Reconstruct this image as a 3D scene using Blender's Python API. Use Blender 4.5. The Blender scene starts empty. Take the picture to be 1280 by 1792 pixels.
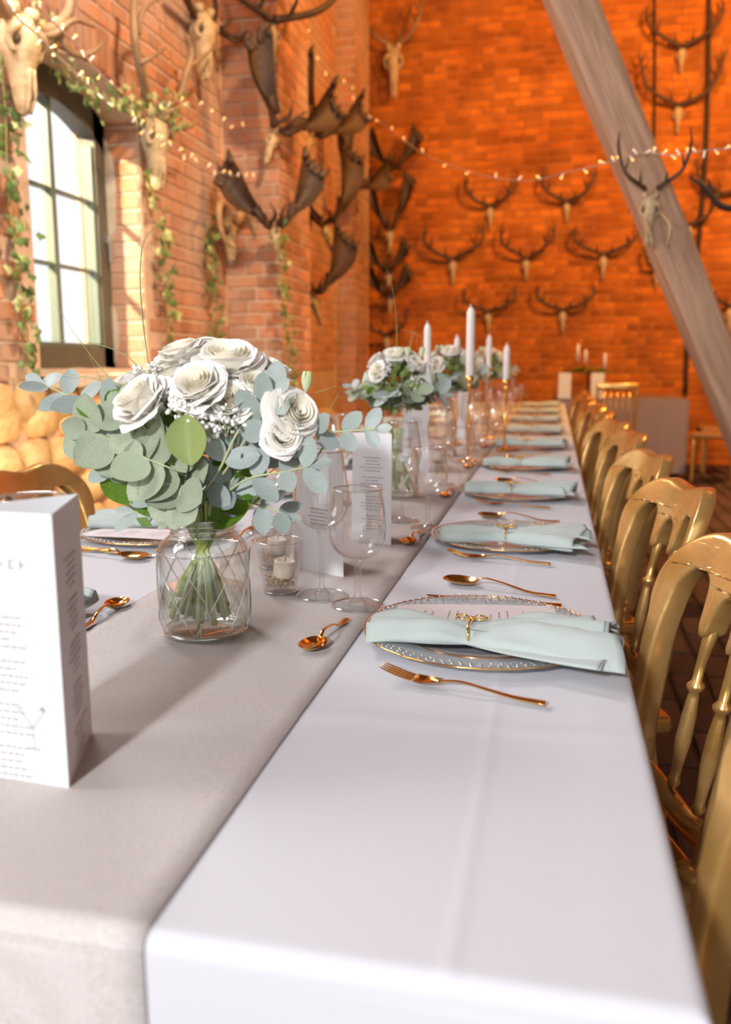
import bpy, bmesh, math, random
from mathutils import Vector, Matrix, noise
from mathutils.geometry import tessellate_polygon
R = random.Random(7)
sin, cos, pi = math.sin, math.cos, math.pi
S = bpy.context.scene
COL = S.collection

# ------------------------------------------------------------------ camera
FPX = 1500.0
PITCH, YAW, CAMZ = math.radians(9.98), math.radians(12.26), 1.13
cam = bpy.data.cameras.new('camera')
camo = bpy.data.objects.new('camera', cam)
COL.objects.link(camo)
camo.location = (0, 0, CAMZ)
camo.rotation_euler = (pi/2-PITCH, 0, YAW)
cam.sensor_fit = 'VERTICAL'
cam.sensor_height = 36
cam.lens = 36*FPX/1792
cam.clip_start = 0.05
cam.dof.use_dof = True
cam.dof.focus_distance = 1.3
cam.dof.aperture_fstop = 3.6
S.camera = camo

# ------------------------------------------------------------------ world, lamps, exposure
S.view_settings.view_transform = 'Standard'
S.view_settings.look = 'None'
S.view_settings.gamma = 1
S.view_settings.use_curve_mapping = False
S.view_settings.exposure = 0.0
w = bpy.data.worlds.new('sky')
S.world = w
w.use_nodes = True
w.node_tree.nodes['Background'].inputs[0].default_value = (0.93, 0.96, 1.0, 1)
w.node_tree.nodes['Background'].inputs[1].default_value = 1.35
S.cycles.transparent_max_bounces = 32
S.cycles.max_bounces = 8
S.cycles.caustics_refractive = False
S.cycles.caustics_reflective = False
S.cycles.sample_clamp_indirect = 4

def area(name, loc, target, size, power, color, sy=None):
    l = bpy.data.lights.new(name, 'AREA')
    l.energy = power
    l.color = color
    l.size = size
    if sy:
        l.shape = 'RECTANGLE'
        l.size_y = sy
    o = bpy.data.objects.new(name, l)
    COL.objects.link(o)
    o.location = loc
    o.rotation_euler = (Vector(target)-Vector(loc)).to_track_quat('-Z', 'Y').to_euler()
    return o

# unseen photographer's light behind the camera, to the left; not a hall fixture
area('photographer_light', (-0.60, -1.75, 2.05), (-0.3, 1.6, 0.8), 0.18, 94, (0.98, 0.97, 1.0))
# low sun falling through the window in view on to its far reveal and sill
sp = bpy.data.lights.new('sunlight', 'SPOT'); sp.energy = 9000; sp.color = (1.0, .80, .54); sp.spot_size = .35; sp.shadow_soft_size = .06
spo = bpy.data.objects.new('sunlight', sp); COL.objects.link(spo); spo.location = (-5.6, 0.3, 4.6)
spo.rotation_euler = (Vector((-2.35, 4.3, 1.7))-Vector(spo.location)).to_track_quat('-Z', 'Y').to_euler()
# daylight of the neighbouring windows in the left wall, outside the frame
area('window_daylight', (-2.15, 0.6, 2.3), (0.1, 1.6, 0.6), 1.0, 34, (0.95, 0.97, 1.0), 1.3)
area('window_daylight', (-2.1, 2.7, 2.9), (0.2, 2.4, 0.6), 0.8, 60, (0.98, 0.98, 1.0), 0.8)
# warm lamps under the roof that wash the gable wall
area('roof_lamp', (2.6, 5.2, 5.0), (1.6, 10, 2.3), 0.5, 380, (1.0, 0.48, 0.12))
area('roof_lamp', (0.0, 5.4, 5.1), (0.2, 10, 2.6), 0.5, 100, (1.0, 0.5, 0.15))
def spot(name, loc, target, power, color, ang, rad=.2):
    l = bpy.data.lights.new(name, 'SPOT'); l.energy = power; l.color = color; l.spot_size = ang; l.spot_blend = .6; l.shadow_soft_size = rad
    o = bpy.data.objects.new(name, l); COL.objects.link(o); o.location = loc
    o.rotation_euler = (Vector(target)-Vector(loc)).to_track_quat('-Z', 'Y').to_euler()
spot('wall_fill_spot', (0.6, 2.2, 4.9), (-2.25, 4.5, 1.9), 1200, (1.0, 0.78, 0.54), .80)  # added spot that brightens the left wall, kept off the table; no known fixture
area('stone_fill_light', (-1.45, 2.7, 0.40), (-2.25, 3.4, 0.9), 0.25, 14, (1.0, 0.80, 0.48))  # added warm fill that brightens the field stone base; no known uplight

# ------------------------------------------------------------------ pixel rays -> points on real surfaces
_F = Vector((-sin(YAW)*cos(PITCH), cos(YAW)*cos(PITCH), -sin(PITCH)))
_R = Vector((cos(YAW), sin(YAW), 0))
_U = Vector((-sin(YAW)*sin(PITCH), cos(YAW)*sin(PITCH), cos(PITCH)))
C0 = Vector((0, 0, CAMZ))
def on(px, py, ax, v):
    r = _F+_R*((px-640)/FPX)+_U*((896-py)/FPX)
    return C0+r*((v-C0[ax])/r[ax])
def proj(p):
    d = Vector(p)-C0
    z = d.dot(_F)
    if z < 0.05: return None
    return 640+FPX*d.dot(_R)/z, 896-FPX*d.dot(_U)/z

# ------------------------------------------------------------------ materials
def mat(name, color=(.8, .8, .8), rough=.5, metal=0, var=None, vscale=8, bump=0, bscale=60, spec=.5, sheen=0, trans=0,
        island=0, emit=None, estr=0, coat=0, coords='Object', stretch=(1, 1, 1)):
    m = bpy.data.materials.new(name)
    m.use_nodes = True
    nt = m.node_tree
    b = nt.nodes['Principled BSDF']
    b.inputs['Base Color'].default_value = (*color, 1)
    b.inputs['Roughness'].default_value = rough
    b.inputs['Metallic'].default_value = metal
    b.inputs['Specular IOR Level'].default_value = spec
    b.inputs['Sheen Weight'].default_value = sheen
    b.inputs['Coat Weight'].default_value = coat
    if emit:
        b.inputs['Emission Color'].default_value = (*emit, 1)
        b.inputs['Emission Strength'].default_value = estr
    tc = nt.nodes.new('ShaderNodeTexCoord')
    mp = nt.nodes.new('ShaderNodeMapping')
    mp.inputs['Scale'].default_value = stretch
    nt.links.new(tc.outputs[coords], mp.inputs[0])
    m['map'] = mp.name
    col = None
    if var:
        n = nt.nodes.new('ShaderNodeTexNoise')
        n.inputs['Scale'].default_value = vscale
        n.inputs['Detail'].default_value = 4
        nt.links.new(mp.outputs[0], n.inputs['Vector'])
        mx = nt.nodes.new('ShaderNodeMix')
        mx.data_type = 'RGBA'
        rm = nt.nodes.new('ShaderNodeMapRange')
        rm.inputs[1].default_value = .35
        rm.inputs[2].default_value = .65
        nt.links.new(n.outputs[0], rm.inputs[0])
        nt.links.new(rm.outputs[0], mx.inputs[0])
        mx.inputs[6].default_value = (*color, 1)
        mx.inputs[7].default_value = (*var, 1)
        col = mx.outputs[2]
        nt.links.new(col, b.inputs['Base Color'])
    if island:
        g = nt.nodes.new('ShaderNodeNewGeometry')
        oi = nt.nodes.new('ShaderNodeObjectInfo')
        ad = nt.nodes.new('ShaderNodeMath'); ad.operation = 'ADD'
        fr = nt.nodes.new('ShaderNodeMath'); fr.operation = 'FRACT'
        nt.links.new(g.outputs['Random Per Island'], ad.inputs[0])
        nt.links.new(oi.outputs['Random'], ad.inputs[1])
        nt.links.new(ad.outputs[0], fr.inputs[0])
        hs = nt.nodes.new('ShaderNodeHueSaturation')
        mr = nt.nodes.new('ShaderNodeMapRange')
        mr.inputs[3].default_value = 1-island
        mr.inputs[4].default_value = 1+island
        nt.links.new(fr.outputs[0], mr.inputs[0])
        nt.links.new(mr.outputs[0], hs.inputs['Value'])
        if col: nt.links.new(col, hs.inputs['Color'])
        else: hs.inputs['Color'].default_value = (*color, 1)
        nt.links.new(hs.outputs[0], b.inputs['Base Color'])
        m['hs'] = hs.name
    if bump:
        n2 = nt.nodes.new('ShaderNodeTexNoise')
        n2.inputs['Scale'].default_value = bscale
        n2.inputs['Detail'].default_value = 5
        nt.links.new(mp.outputs[0], n2.inputs['Vector'])
        bp = nt.nodes.new('ShaderNodeBump')
        bp.inputs['Strength'].default_value = bump
        bp.inputs['Distance'].default_value = .01
        nt.links.new(n2.outputs[0], bp.inputs['Height'])
        nt.links.new(bp.outputs[0], b.inputs['Normal'])
    if trans:
        tr = nt.nodes.new('ShaderNodeBsdfTranslucent')
        ms = nt.nodes.new('ShaderNodeMixShader')
        ms.inputs[0].default_value = trans
        out = nt.nodes['Material Output']
        c2 = b.inputs['Base Color']
        if c2.is_linked: nt.links.new(c2.links[0].from_socket, tr.inputs[0])
        else: tr.inputs[0].default_value = (*color, 1)
        nt.links.new(b.outputs[0], ms.inputs[1])
        nt.links.new(tr.outputs[0], ms.inputs[2])
        nt.links.new(ms.outputs[0], out.inputs[0])
    return m

def thin_glass(name, tint=(.97, .98, .98), edge=(.45, .46, .46), k=1.0, rough=.0, blend=.25, bumpy=0):
    m = bpy.data.materials.new(name)
    m.use_nodes = True
    nt = m.node_tree
    nt.nodes.clear()
    out = nt.nodes.new('ShaderNodeOutputMaterial')
    tr = nt.nodes.new('ShaderNodeBsdfTransparent')
    gl = nt.nodes.new('ShaderNodeBsdfGlossy')
    gl.inputs['Roughness'].default_value = rough
    gl.inputs['Color'].default_value = (1, 1, 1, 1)
    lw = nt.nodes.new('ShaderNodeLayerWeight')
    lf = nt.nodes.new('ShaderNodeLayerWeight')
    lf.inputs[0].default_value = .5
    p5 = nt.nodes.new('ShaderNodeMath'); p5.operation = 'POWER'; p5.inputs[1].default_value = 4.0
    nt.links.new(lf.outputs['Facing'], p5.inputs[0])
    fr = nt.nodes.new('ShaderNodeMapRange'); fr.inputs[3].default_value = .045; fr.inputs[4].default_value = .8
    nt.links.new(p5.outputs[0], fr.inputs[0])
    lw.inputs[0].default_value = blend
    mx = nt.nodes.new('ShaderNodeMix'); mx.data_type = 'RGBA'
    mx.inputs[6].default_value = (*tint, 1)
    mx.inputs[7].default_value = (*edge, 1)
    pw = nt.nodes.new('ShaderNodeMath'); pw.operation = 'POWER'; pw.inputs[1].default_value = 2.6
    nt.links.new(lw.outputs['Facing'], pw.inputs[0])
    nt.links.new(pw.outputs[0], mx.inputs[0])
    nt.links.new(mx.outputs[2], tr.inputs[0])
    mu = nt.nodes.new('ShaderNodeMath'); mu.operation = 'MULTIPLY'; mu.inputs[1].default_value = k
    mu.use_clamp = True
    nt.links.new(fr.outputs[0], mu.inputs[0])
    ms = nt.nodes.new('ShaderNodeMixShader')
    nt.links.new(mu.outputs[0], ms.inputs[0])
    nt.links.new(tr.outputs[0], ms.inputs[1])
    nt.links.new(gl.outputs[0], ms.inputs[2])
    nt.links.new(ms.outputs[0], out.inputs[0])
    if bumpy:
        tc = nt.nodes.new('ShaderNodeTexCoord')
        n2 = nt.nodes.new('ShaderNodeTexVoronoi')
        n2.inputs['Scale'].default_value = bumpy
        nt.links.new(tc.outputs['Object'], n2.inputs['Vector'])
        bp = nt.nodes.new('ShaderNodeBump')
        bp.inputs['Strength'].default_value = .9
        bp.inputs['Distance'].default_value = .004
        nt.links.new(n2.outputs[0], bp.inputs['Height'])
        for x in (gl, lf, lw): nt.links.new(bp.outputs[0], x.inputs['Normal'])
    return m

def weave(m, scale, strength, cols=None):
    nt = m.node_tree
    b = nt.nodes['Principled BSDF']
    mp = nt.nodes[m['map']]
    hs = []
    for d in ('X', 'Y'):
        wv = nt.nodes.new('ShaderNodeTexWave')
        wv.bands_direction = d
        wv.inputs['Scale'].default_value = scale
        wv.inputs['Distortion'].default_value = 2.5
        wv.inputs['Detail'].default_value = 2
        nt.links.new(mp.outputs[0], wv.inputs['Vector'])
        hs.append(wv)
    ad = nt.nodes.new('ShaderNodeMath'); ad.operation = 'MULTIPLY'
    nt.links.new(hs[0].outputs['Fac'], ad.inputs[0])
    nt.links.new(hs[1].outputs['Fac'], ad.inputs[1])
    bp = nt.nodes.new('ShaderNodeBump')
    bp.inputs['Strength'].default_value = strength
    bp.inputs['Distance'].default_value = .0015
    nt.links.new(ad.outputs[0], bp.inputs['Height'])
    nt.links.new(bp.outputs[0], b.inputs['Normal'])
    if cols:
        n = nt.nodes.new('ShaderNodeTexNoise')
        n.inputs['Scale'].default_value = 420
        nt.links.new(mp.outputs[0], n.inputs['Vector'])
        a2 = nt.nodes.new('ShaderNodeMath'); a2.operation = 'ADD'
        nt.links.new(ad.outputs[0], a2.inputs[0]); nt.links.new(n.outputs[0], a2.inputs[1])
        mr = nt.nodes.new('ShaderNodeMapRange')
        mr.inputs[1].default_value = .35; mr.inputs[2].default_value = 1.35
        nt.links.new(a2.outputs[0], mr.inputs[0])
        mx = nt.nodes.new('ShaderNodeMix'); mx.data_type = 'RGBA'
        mx.inputs[6].default_value = (*cols[0], 1); mx.inputs[7].default_value = (*cols[1], 1)
        nt.links.new(mr.outputs[0], mx.inputs[0])
        nt.links.new(mx.outputs[2], b.inputs['Base Color'])
    return m

M = {}
M['cloth'] = weave(mat('white_cloth', (.565, .565, .60), .75, sheen=.15, spec=.25), 300, .15)
M['runner'] = weave(mat('linen_runner', (.55, .47, .41), .9, spec=.1), 260, .5, ((.46, .42, .395), (.75, .70, .675)))
M['brick'] = mat('red_brick', (.58, .20, .075), .9, var=(.52, .27, .16), vscale=2.2, bump=.8, bscale=30, island=.25, spec=.15, coords='Object')
M['brick_back'] = mat('gable_brick', (.54, .165, .022), .9, var=(.40, .10, .012), vscale=1.6, bump=.6, bscale=30, island=.32, spec=.1)
M['mortar'] = mat('lime_mortar', (.66, .48, .36), .95, var=(.56, .36, .25), vscale=3, bump=.7, bscale=25, spec=.1)
M['mortar_back'] = mat('dark_mortar', (.50, .19, .06), .95, var=(.30, .10, .03), vscale=3, bump=.7, bscale=25, spec=.1)
M['stone'] = mat('field_stone', (.62, .36, .15), .85, var=(.74, .50, .27), vscale=3, bump=.7, bscale=14, island=.2, spec=.2)
M['plaster'] = mat('old_plaster', (.62, .52, .42), .9, var=(.50, .38, .28), vscale=9, bump=.5, bscale=20)
M['paver'] = mat('brick_paver', (.085, .045, .028), .85, var=(.12, .065, .045), vscale=4, bump=.6, bscale=25, island=.3)
M['ground'] = mat('sand_joint', (.06, .035, .02), .95, bump=.5)
M['ceil'] = mat('plank_ceiling', (.22, .13, .07), .8, bump=.3, stretch=(1, 8, 1))
M['beam'] = mat('oak_beam', (.52, .32, .20), .8, var=(.38, .22, .14), vscale=5, bump=.8, bscale=14, stretch=(6, 6, .6), spec=.2)
M['frame'] = mat('window_paint', (.085, .082, .062), .55, var=(.11, .10, .075), vscale=6)
M['frame_light'] = mat('glazing_bar_paint', (.13, .17, .14), .5)
M['iron'] = mat('iron_latch', (.35, .34, .34), .5, .8)
M['gold'] = mat('polished_gold', (.93, .52, .17), .13, 1.0)
M['ringgold'] = mat('ring_gold', (.95, .68, .22), .16, 1.0)
M['chair'] = mat('gold_paint', (.80, .50, .18), .27, .72, var=(.62, .35, .09), vscale=12, bump=.08, bscale=35, coat=.3)
M['cushion'] = mat('brown_seat', (.30, .16, .06), .7)
M['napkin'] = weave(mat('sage_linen', (.43, .49, .465), .85, sheen=.2, spec=.15), 420, .25)
M['napkin_hem'] = mat('sage_hem', (.12, .16, .17), .85)
M['glass'] = thin_glass('thin_glass', (.99, .99, .99), (.50, .51, .51))
M['stemglass'] = thin_glass('stem_glass', (.97, .97, .97), (.50, .50, .49), 1.8, .02, .4)
M['rimglass'] = thin_glass('rim_glass', (.88, .89, .88), (.40, .40, .39), 5.0, .06, .4)
M['jar'] = thin_glass('jar_glass', (.985, .99, .985), (.60, .64, .62), 1.4, .01, .3)
M['ridge'] = thin_glass('jar_ridge', (.86, .89, .87), (.38, .41, .39), 6.0, .10, .5)
M['water'] = thin_glass('water', (.96, .975, .955), (.75, .78, .73), 1.2, .0, .3)
M['plate'] = thin_glass('plate_glass', (.95, .965, .975), (.75, .78, .8), 1.3, .04, .3)
M['hammer'] = mat('hammered_rim', (.74, .82, .86), .12, spec=.8, bump=1.0, bscale=220)
M['hammer'].node_tree.nodes['Principled BSDF'].inputs['Alpha'].default_value = .5
M['pane'] = thin_glass('window_pane', (1, 1, 1), (.9, .92, .92), 1.0)
M['paper'] = mat('card_paper', (.74, .74, .75), .7, spec=.2, trans=.12)
M['paper_grey'] = mat('menu_paper', (.72, .66, .66), .7, spec=.2)
M['ink'] = mat('grey_ink', (.30, .28, .29), .8)
M['inkdark'] = mat('black_ink', (.08, .05, .06), .8)
M['wax'] = mat('white_wax', (.88, .83, .77), .35, trans=.15)
M['cream'] = mat('cream_wax', (.86, .76, .62), .4, trans=.1)
M['bead'] = mat('gold_beads', (.62, .47, .27), .25, .8)
M['petal'] = mat('white_petal', (.92, .90, .84), .55, var=(.92, .90, .86), vscale=15, trans=.3, sheen=.2)
M['petal_in'] = mat('cream_petal', (.90, .86, .72), .55, var=(.90, .86, .74), vscale=20, trans=.25)
M['bud'] = mat('green_bud', (.52, .62, .30), .5, var=(.75, .78, .55), vscale=30, trans=.2)
M['euca'] = mat('eucalyptus_leaf', (.25, .31, .20), .5, var=(.36, .41, .30), vscale=40, bump=.15, bscale=120, trans=.12, island=.12)
M['euca_grey'] = mat('eucalyptus_grey', (.35, .40, .38), .5, var=(.27, .33, .29), vscale=30, trans=.1, island=.12)
M['leaf'] = mat('green_leaf', (.10, .21, .02), .4, var=(.15, .28, .03), vscale=20, trans=.35)
M['leaf_olive'] = mat('olive_leaf', (.25, .32, .10), .45, var=(.29, .36, .12), vscale=60, trans=.2)
M['stem'] = mat('green_stem', (.20, .30, .06), .45, var=(.34, .38, .10), vscale=20)
M['stem_pale'] = mat('pale_stem', (.42, .46, .24), .5)
M['gyp'] = mat('tiny_blossom', (.85, .84, .80), .6, trans=.2)
M['grass'] = mat('grass_blade', (.33, .38, .14), .5, trans=.2)
M['bone'] = mat('bone', (.58, .42, .24), .7, var=(.42, .28, .14), vscale=9, bump=.4, bscale=30)
M['bone_shade'] = mat('socket_shade', (.10, .06, .035), .9)  # dark colour stands for the shade inside the skull's hollows
M['antler'] = mat('antler', (.23, .125, .055), .55, var=(.34, .21, .11), vscale=6, bump=.6, bscale=40)
M['antlerd'] = mat('dark_antler', (.055, .026, .012), .6, var=(.11, .055, .026), vscale=5, bump=.5, bscale=40)
M['horn'] = mat('ram_horn', (.40, .24, .11), .6, var=(.28, .16, .07), vscale=10, bump=.8, bscale=30)
M['ivy'] = mat('ivy_leaf', (.085, .14, .05), .45, var=(.17, .26, .07), vscale=3, trans=.2, island=.35)
M['ivyl'] = mat('light_ivy_leaf', (.36, .42, .12), .5, var=(.55, .58, .30), vscale=4, trans=.3, island=.3)
M['wire'] = mat('clear_wire', (.50, .33, .25), .4)
M['bulb'] = mat('lit_bulb', (1, .6, .2), .4, emit=(1.0, .45, .09), estr=2.2)
M['bulbw'] = mat('bulb_tube', (.95, .85, .75), .3, emit=(1.0, .72, .4), estr=.6)
M['cloth_far'] = mat('lilac_cloth', (.22, .18, .20), .85)
M['wood'] = mat('table_board', (.25, .16, .09), .6)
M['cable'] = mat('black_cable', (.03, .015, .01), .7)
M['dirt'] = mat('dry_twig', (.03, .02, .015), .9)

# whitewashed patches over the left wall's bricks (wear that stays put)
def whitewash(m, amount):
    nt = m.node_tree
    b = nt.nodes['Principled BSDF']
    src = b.inputs['Base Color'].links[0].from_socket
    g = nt.nodes.new('ShaderNodeNewGeometry')
    n = nt.nodes.new('ShaderNodeTexNoise')
    n.inputs['Scale'].default_value = 1.35
    n.inputs['Detail'].default_value = 6
    nt.links.new(g.outputs['Position'], n.inputs['Vector'])
    mr = nt.nodes.new('ShaderNodeMapRange')
    mr.inputs[1].default_value = .36; mr.inputs[2].default_value = .64
    mr.inputs[4].default_value = amount
    nt.links.new(n.outputs[0], mr.inputs[0])
    mx = nt.nodes.new('ShaderNodeMix'); mx.data_type = 'RGBA'
    nt.links.new(mr.outputs[0], mx.inputs[0])
    nt.links.new(src, mx.inputs[6])
    mx.inputs[7].default_value = (.60, .41, .32, 1)
    nt.links.new(mx.outputs[2], b.inputs['Base Color'])
whitewash(M['brick'], .85)
def patchy(m, col, amount):
    nt = m.node_tree
    b = nt.nodes['Principled BSDF']
    src = b.inputs['Base Color'].links[0].from_socket
    g = nt.nodes.new('ShaderNodeNewGeometry')
    n = nt.nodes.new('ShaderNodeTexNoise')
    n.inputs['Scale'].default_value = 2.6
    n.inputs['Detail'].default_value = 8
    nt.links.new(g.outputs['Position'], n.inputs['Vector'])
    mr = nt.nodes.new('ShaderNodeMapRange')
    mr.inputs[1].default_value = .48; mr.inputs[2].default_value = .66
    mr.inputs[4].default_value = amount
    nt.links.new(n.outputs[0], mr.inputs[0])
    mx = nt.nodes.new('ShaderNodeMix'); mx.data_type = 'RGBA'
    nt.links.new(mr.outputs[0], mx.inputs[0])
    nt.links.new(src, mx.inputs[6])
    mx.inputs[7].default_value = (*col, 1)
    nt.links.new(mx.outputs[2], b.inputs['Base Color'])
patchy(M['brick_back'], (.20, .055, .018), .65)

# ------------------------------------------------------------------ object helpers
def link(name, data, parent=None, loc=None, rot=None, scale=None):
    o = bpy.data.objects.new(name, data)
    COL.objects.link(o)
    if parent: o.parent = parent
    if loc is not None: o.location = loc
    if rot is not None: o.rotation_euler = rot
    if scale is not None: o.scale = scale
    return o
def tag(o, label=None, cat=None, group=None, kind=None):
    if label: o['label'] = label
    if cat: o['category'] = cat
    if group: o['group'] = group
    if kind: o['kind'] = kind
    return o
def thing(name, label, cat, loc=(0, 0, 0), rz=0, group=None):
    return tag(link(name, None, loc=loc, rot=(0, 0, rz)), label, cat, group)
def dup(root, loc, rz=None, label=None):
    r = root.copy(); COL.objects.link(r); r.location = loc
    if rz is not None: r.rotation_euler = (0, 0, rz)
    if label: r['label'] = label
    for ch in list(root.children):
        c = ch.copy(); COL.objects.link(c); c.parent = r
        for g in list(ch.children):
            d = g.copy(); COL.objects.link(d); d.parent = c
    return r

class MB:
    def __init__(s): s.v = []; s.f = []; s.mi = []; s.sm = []
    def add(s, vs, fs, mi=0, sm=True):
        n = len(s.v)
        s.v += [tuple(v) for v in vs]
        s.f += [tuple(i+n for i in f) for f in fs]
        s.mi += [mi]*len(fs); s.sm += [sm]*len(fs)
        return s
    def box(s, a, b, mi=0, mtx=None):
        vs = [Vector((x, y, z)) for x in (a[0], b[0]) for y in (a[1], b[1]) for z in (a[2], b[2])]
        if mtx: vs = [mtx @ v for v in vs]
        return s.add(vs, [(0, 1, 3, 2), (4, 6, 7, 5), (0, 4, 5, 1), (2, 3, 7, 6), (0, 2, 6, 4), (1, 5, 7, 3)], mi, False)
    def cbox(s, a, b, c, mi=0, mtx=None):
        """chamfered box"""
        bm = bmesh.new()
        bmesh.ops.create_cube(bm, size=1)
        for v in bm.verts:
            v.co = Vector([a[i] if v.co[i] < 0 else b[i] for i in range(3)])
        bmesh.ops.bevel(bm, geom=list(bm.edges), offset=c, segments=2, affect='EDGES', profile=.5)
        if mtx: bmesh.ops.transform(bm, matrix=mtx, verts=bm.verts)
        bm.verts.index_update()
        s.add([v.co for v in bm.verts], [[v.index for v in f.verts] for f in bm.faces], mi, True)
        bm.free(); return s
    def tube(s, pts, rad, n=8, cap=True, mi=0, flat=1.0, up=None):
        pts = [Vector(p) for p in pts]
        if not hasattr(rad, '__len__'): rad = [rad]*len(pts)
        vs = []; fs = []
        t0 = (pts[1]-pts[0]).normalized()
        u = Vector(up) if up else (Vector((0, 0, 1)) if abs(t0.z) < .9 else Vector((1, 0, 0)))
        for i, p in enumerate(pts):
            t = (pts[min(i+1, len(pts)-1)]-pts[max(i-1, 0)]).normalized()
            u = (u-t*u.dot(t)).normalized()
            b = t.cross(u)
            for k in range(n):
                a = 2*pi*k/n
                vs.append(p+(u*cos(a)*flat+b*sin(a))*rad[i])
        m = len(pts)
        for i in range(m-1):
            for k in range(n):
                k2 = (k+1) % n
                fs.append((i*n+k, i*n+k2, (i+1)*n+k2, (i+1)*n+k))
        if cap:
            fs.append(tuple(range(n))[::-1]); fs.append(tuple((m-1)*n+k for k in range(n)))
        return s.add(vs, fs, mi)
    def lathe(s, prof, n=24, mi=0, c=(0, 0, 0), sy=1.0):
        vs = []; fs = []
        for r, z in prof:
            for k in range(n):
                a = 2*pi*k/n
                vs.append((c[0]+r*cos(a), c[1]+r*sin(a)*sy, c[2]+z))
        for i in range(len(prof)-1):
            for k in range(n):
                k2 = (k+1) % n
                fs.append((i*n+k, i*n+k2, (i+1)*n+k2, (i+1)*n+k))
        return s.add(vs, fs, mi)
    def grid(s, fn, nu, nv, mi=0, closed=False):
        vs = [fn(i/nu, j/nv) for i in range(nu+1) for j in range(nv+1)]
        fs = [(i*(nv+1)+j, (i+1)*(nv+1)+j, (i+1)*(nv+1)+j+1, i*(nv+1)+j+1) for i in range(nu) for j in range(nv)]
        return s.add(vs, fs, mi)
    def ball(s, c, r, sub=1, mi=0, sc=(1, 1, 1), mtx=None):
        bv, bf = ICO[sub]
        vs = [Vector((v[0]*sc[0], v[1]*sc[1], v[2]*sc[2]))*r for v in bv]
        if mtx: vs = [mtx @ v for v in vs]
        return s.add([v+Vector(c) for v in vs], bf, mi)
    def data(s, name, mats):
        me = bpy.data.meshes.new(name)
        me.from_pydata(s.v, [], s.f)
        for m in (mats if isinstance(mats, (list, tuple)) else [mats]): me.materials.append(m)
        me.polygons.foreach_set('material_index', s.mi)
        me.polygons.foreach_set('use_smooth', s.sm)
        me.update()
        return me
    def build(s, name, mats, parent=None, **k):
        return link(name, s.data(name, mats), parent, **k)
ICO = {}
for sub in (1, 2, 3):
    bm = bmesh.new(); bmesh.ops.create_icosphere(bm, subdivisions=sub, radius=1)
    ICO[sub] = ([v.co.copy() for v in bm.verts], [[v.index for v in f.verts] for f in bm.faces]); bm.free()

def catmull(P, n=8):
    P = [Vector(p) for p in P]
    if len(P) < 3:
        return [P[0].lerp(P[1], i/n) for i in range(n+1)]
    Q = [2*P[0]-P[1]]+P+[2*P[-1]-P[-2]]
    out = []
    for i in range(1, len(Q)-2):
        a, b, c, d = Q[i-1], Q[i], Q[i+1], Q[i+2]
        for k in range(n):
            t = k/n
            out.append(.5*((2*b)+(c-a)*t+(2*a-5*b+4*c-d)*t*t+(3*b-a-3*c+d)*t**3))
    out.append(P[-1])
    return out
def lerpl(L, m):
    """resample list of scalars to m entries"""
    out = []
    for i in range(m):
        t = i/(m-1)*(len(L)-1); k = min(int(t), len(L)-2)
        out.append(L[k]+(L[k+1]-L[k])*(t-k))
    return out
def tubec(mb, P, rad, n=8, seg=6, mi=0, flat=1.0):
    c = catmull(P, seg)
    return mb.tube(c, lerpl(rad if hasattr(rad, '__len__') else [rad, rad], len(c)), n, True, mi, flat)

# ================================================================== SETTING
XW, YB, ZC = -2.25, 10.0, 5.4
XFR = -2.5
# window opening
OY0, OY1, OZ0, OZS, OZC = 3.50, 4.56, 1.085, 2.40, 2.54
def arch(y, zs=OZS, zc=OZC, y0=OY0, y1=OY1):
    t = (y-(y0+y1)/2)/((y1-y0)/2)
    return zs+(zc-zs)*max(0, 1-t*t)

def poly_face(outer, hole, fn):
    L = [[Vector((a, b, 0)) for a, b in outer]]
    if hole: L.append([Vector((a, b, 0)) for a, b in hole])
    tris = tessellate_polygon(L)
    pts = outer+(hole or [])
    return [fn(a, b) for a, b in pts], [tuple(t) for t in tris]

hole = [(OY0, OZ0), (OY1, OZ0)]+[(OY1+(OY0-OY1)*i/14, arch(OY1+(OY0-OY1)*i/14)) for i in range(15)]
mb = MB()
v, f = poly_face([(-4, 0), (YB, 0), (YB, ZC), (-4, ZC)], hole, lambda a, b: (XW-.002, a, b))
mb.add(v, f, 0, False)
hn = len(hole)
mb.add([(XW-.002, a, b) for a, b in hole]+[(XFR-.15, a, b) for a, b in hole],
       [(i, (i+1) % hn, hn+(i+1) % hn, hn+i) for i in range(hn)], 0, False)
v, f = poly_face([(-4, 0), (YB, 0), (YB, ZC), (-4, ZC)], hole, lambda a, b: (XFR-.15, a, b))
mb.add(v, f, 0, False)
wall_left = tag(mb.build('wall_left', M['mortar']), kind='structure')

mb = MB().box((XW-.3, YB+.002, 0), (6.2, YB+.3, ZC))
wall_back = tag(mb.build('wall_back', M['mortar_back']), kind='structure')
tag(MB().box((6, -4, 0), (6.2, YB, ZC)).build('wall_right', M['mortar_back']), kind='structure')
tag(MB().box((XW-.3, -4, ZC), (6.2, YB+.3, ZC+.1)).build('ceiling', M['ceil']), kind='structure')
floor = tag(MB().box((XW-.3, -4, -.1), (6.2, YB+.3, -.012)).build('floor', M['ground']), kind='structure')

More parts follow.
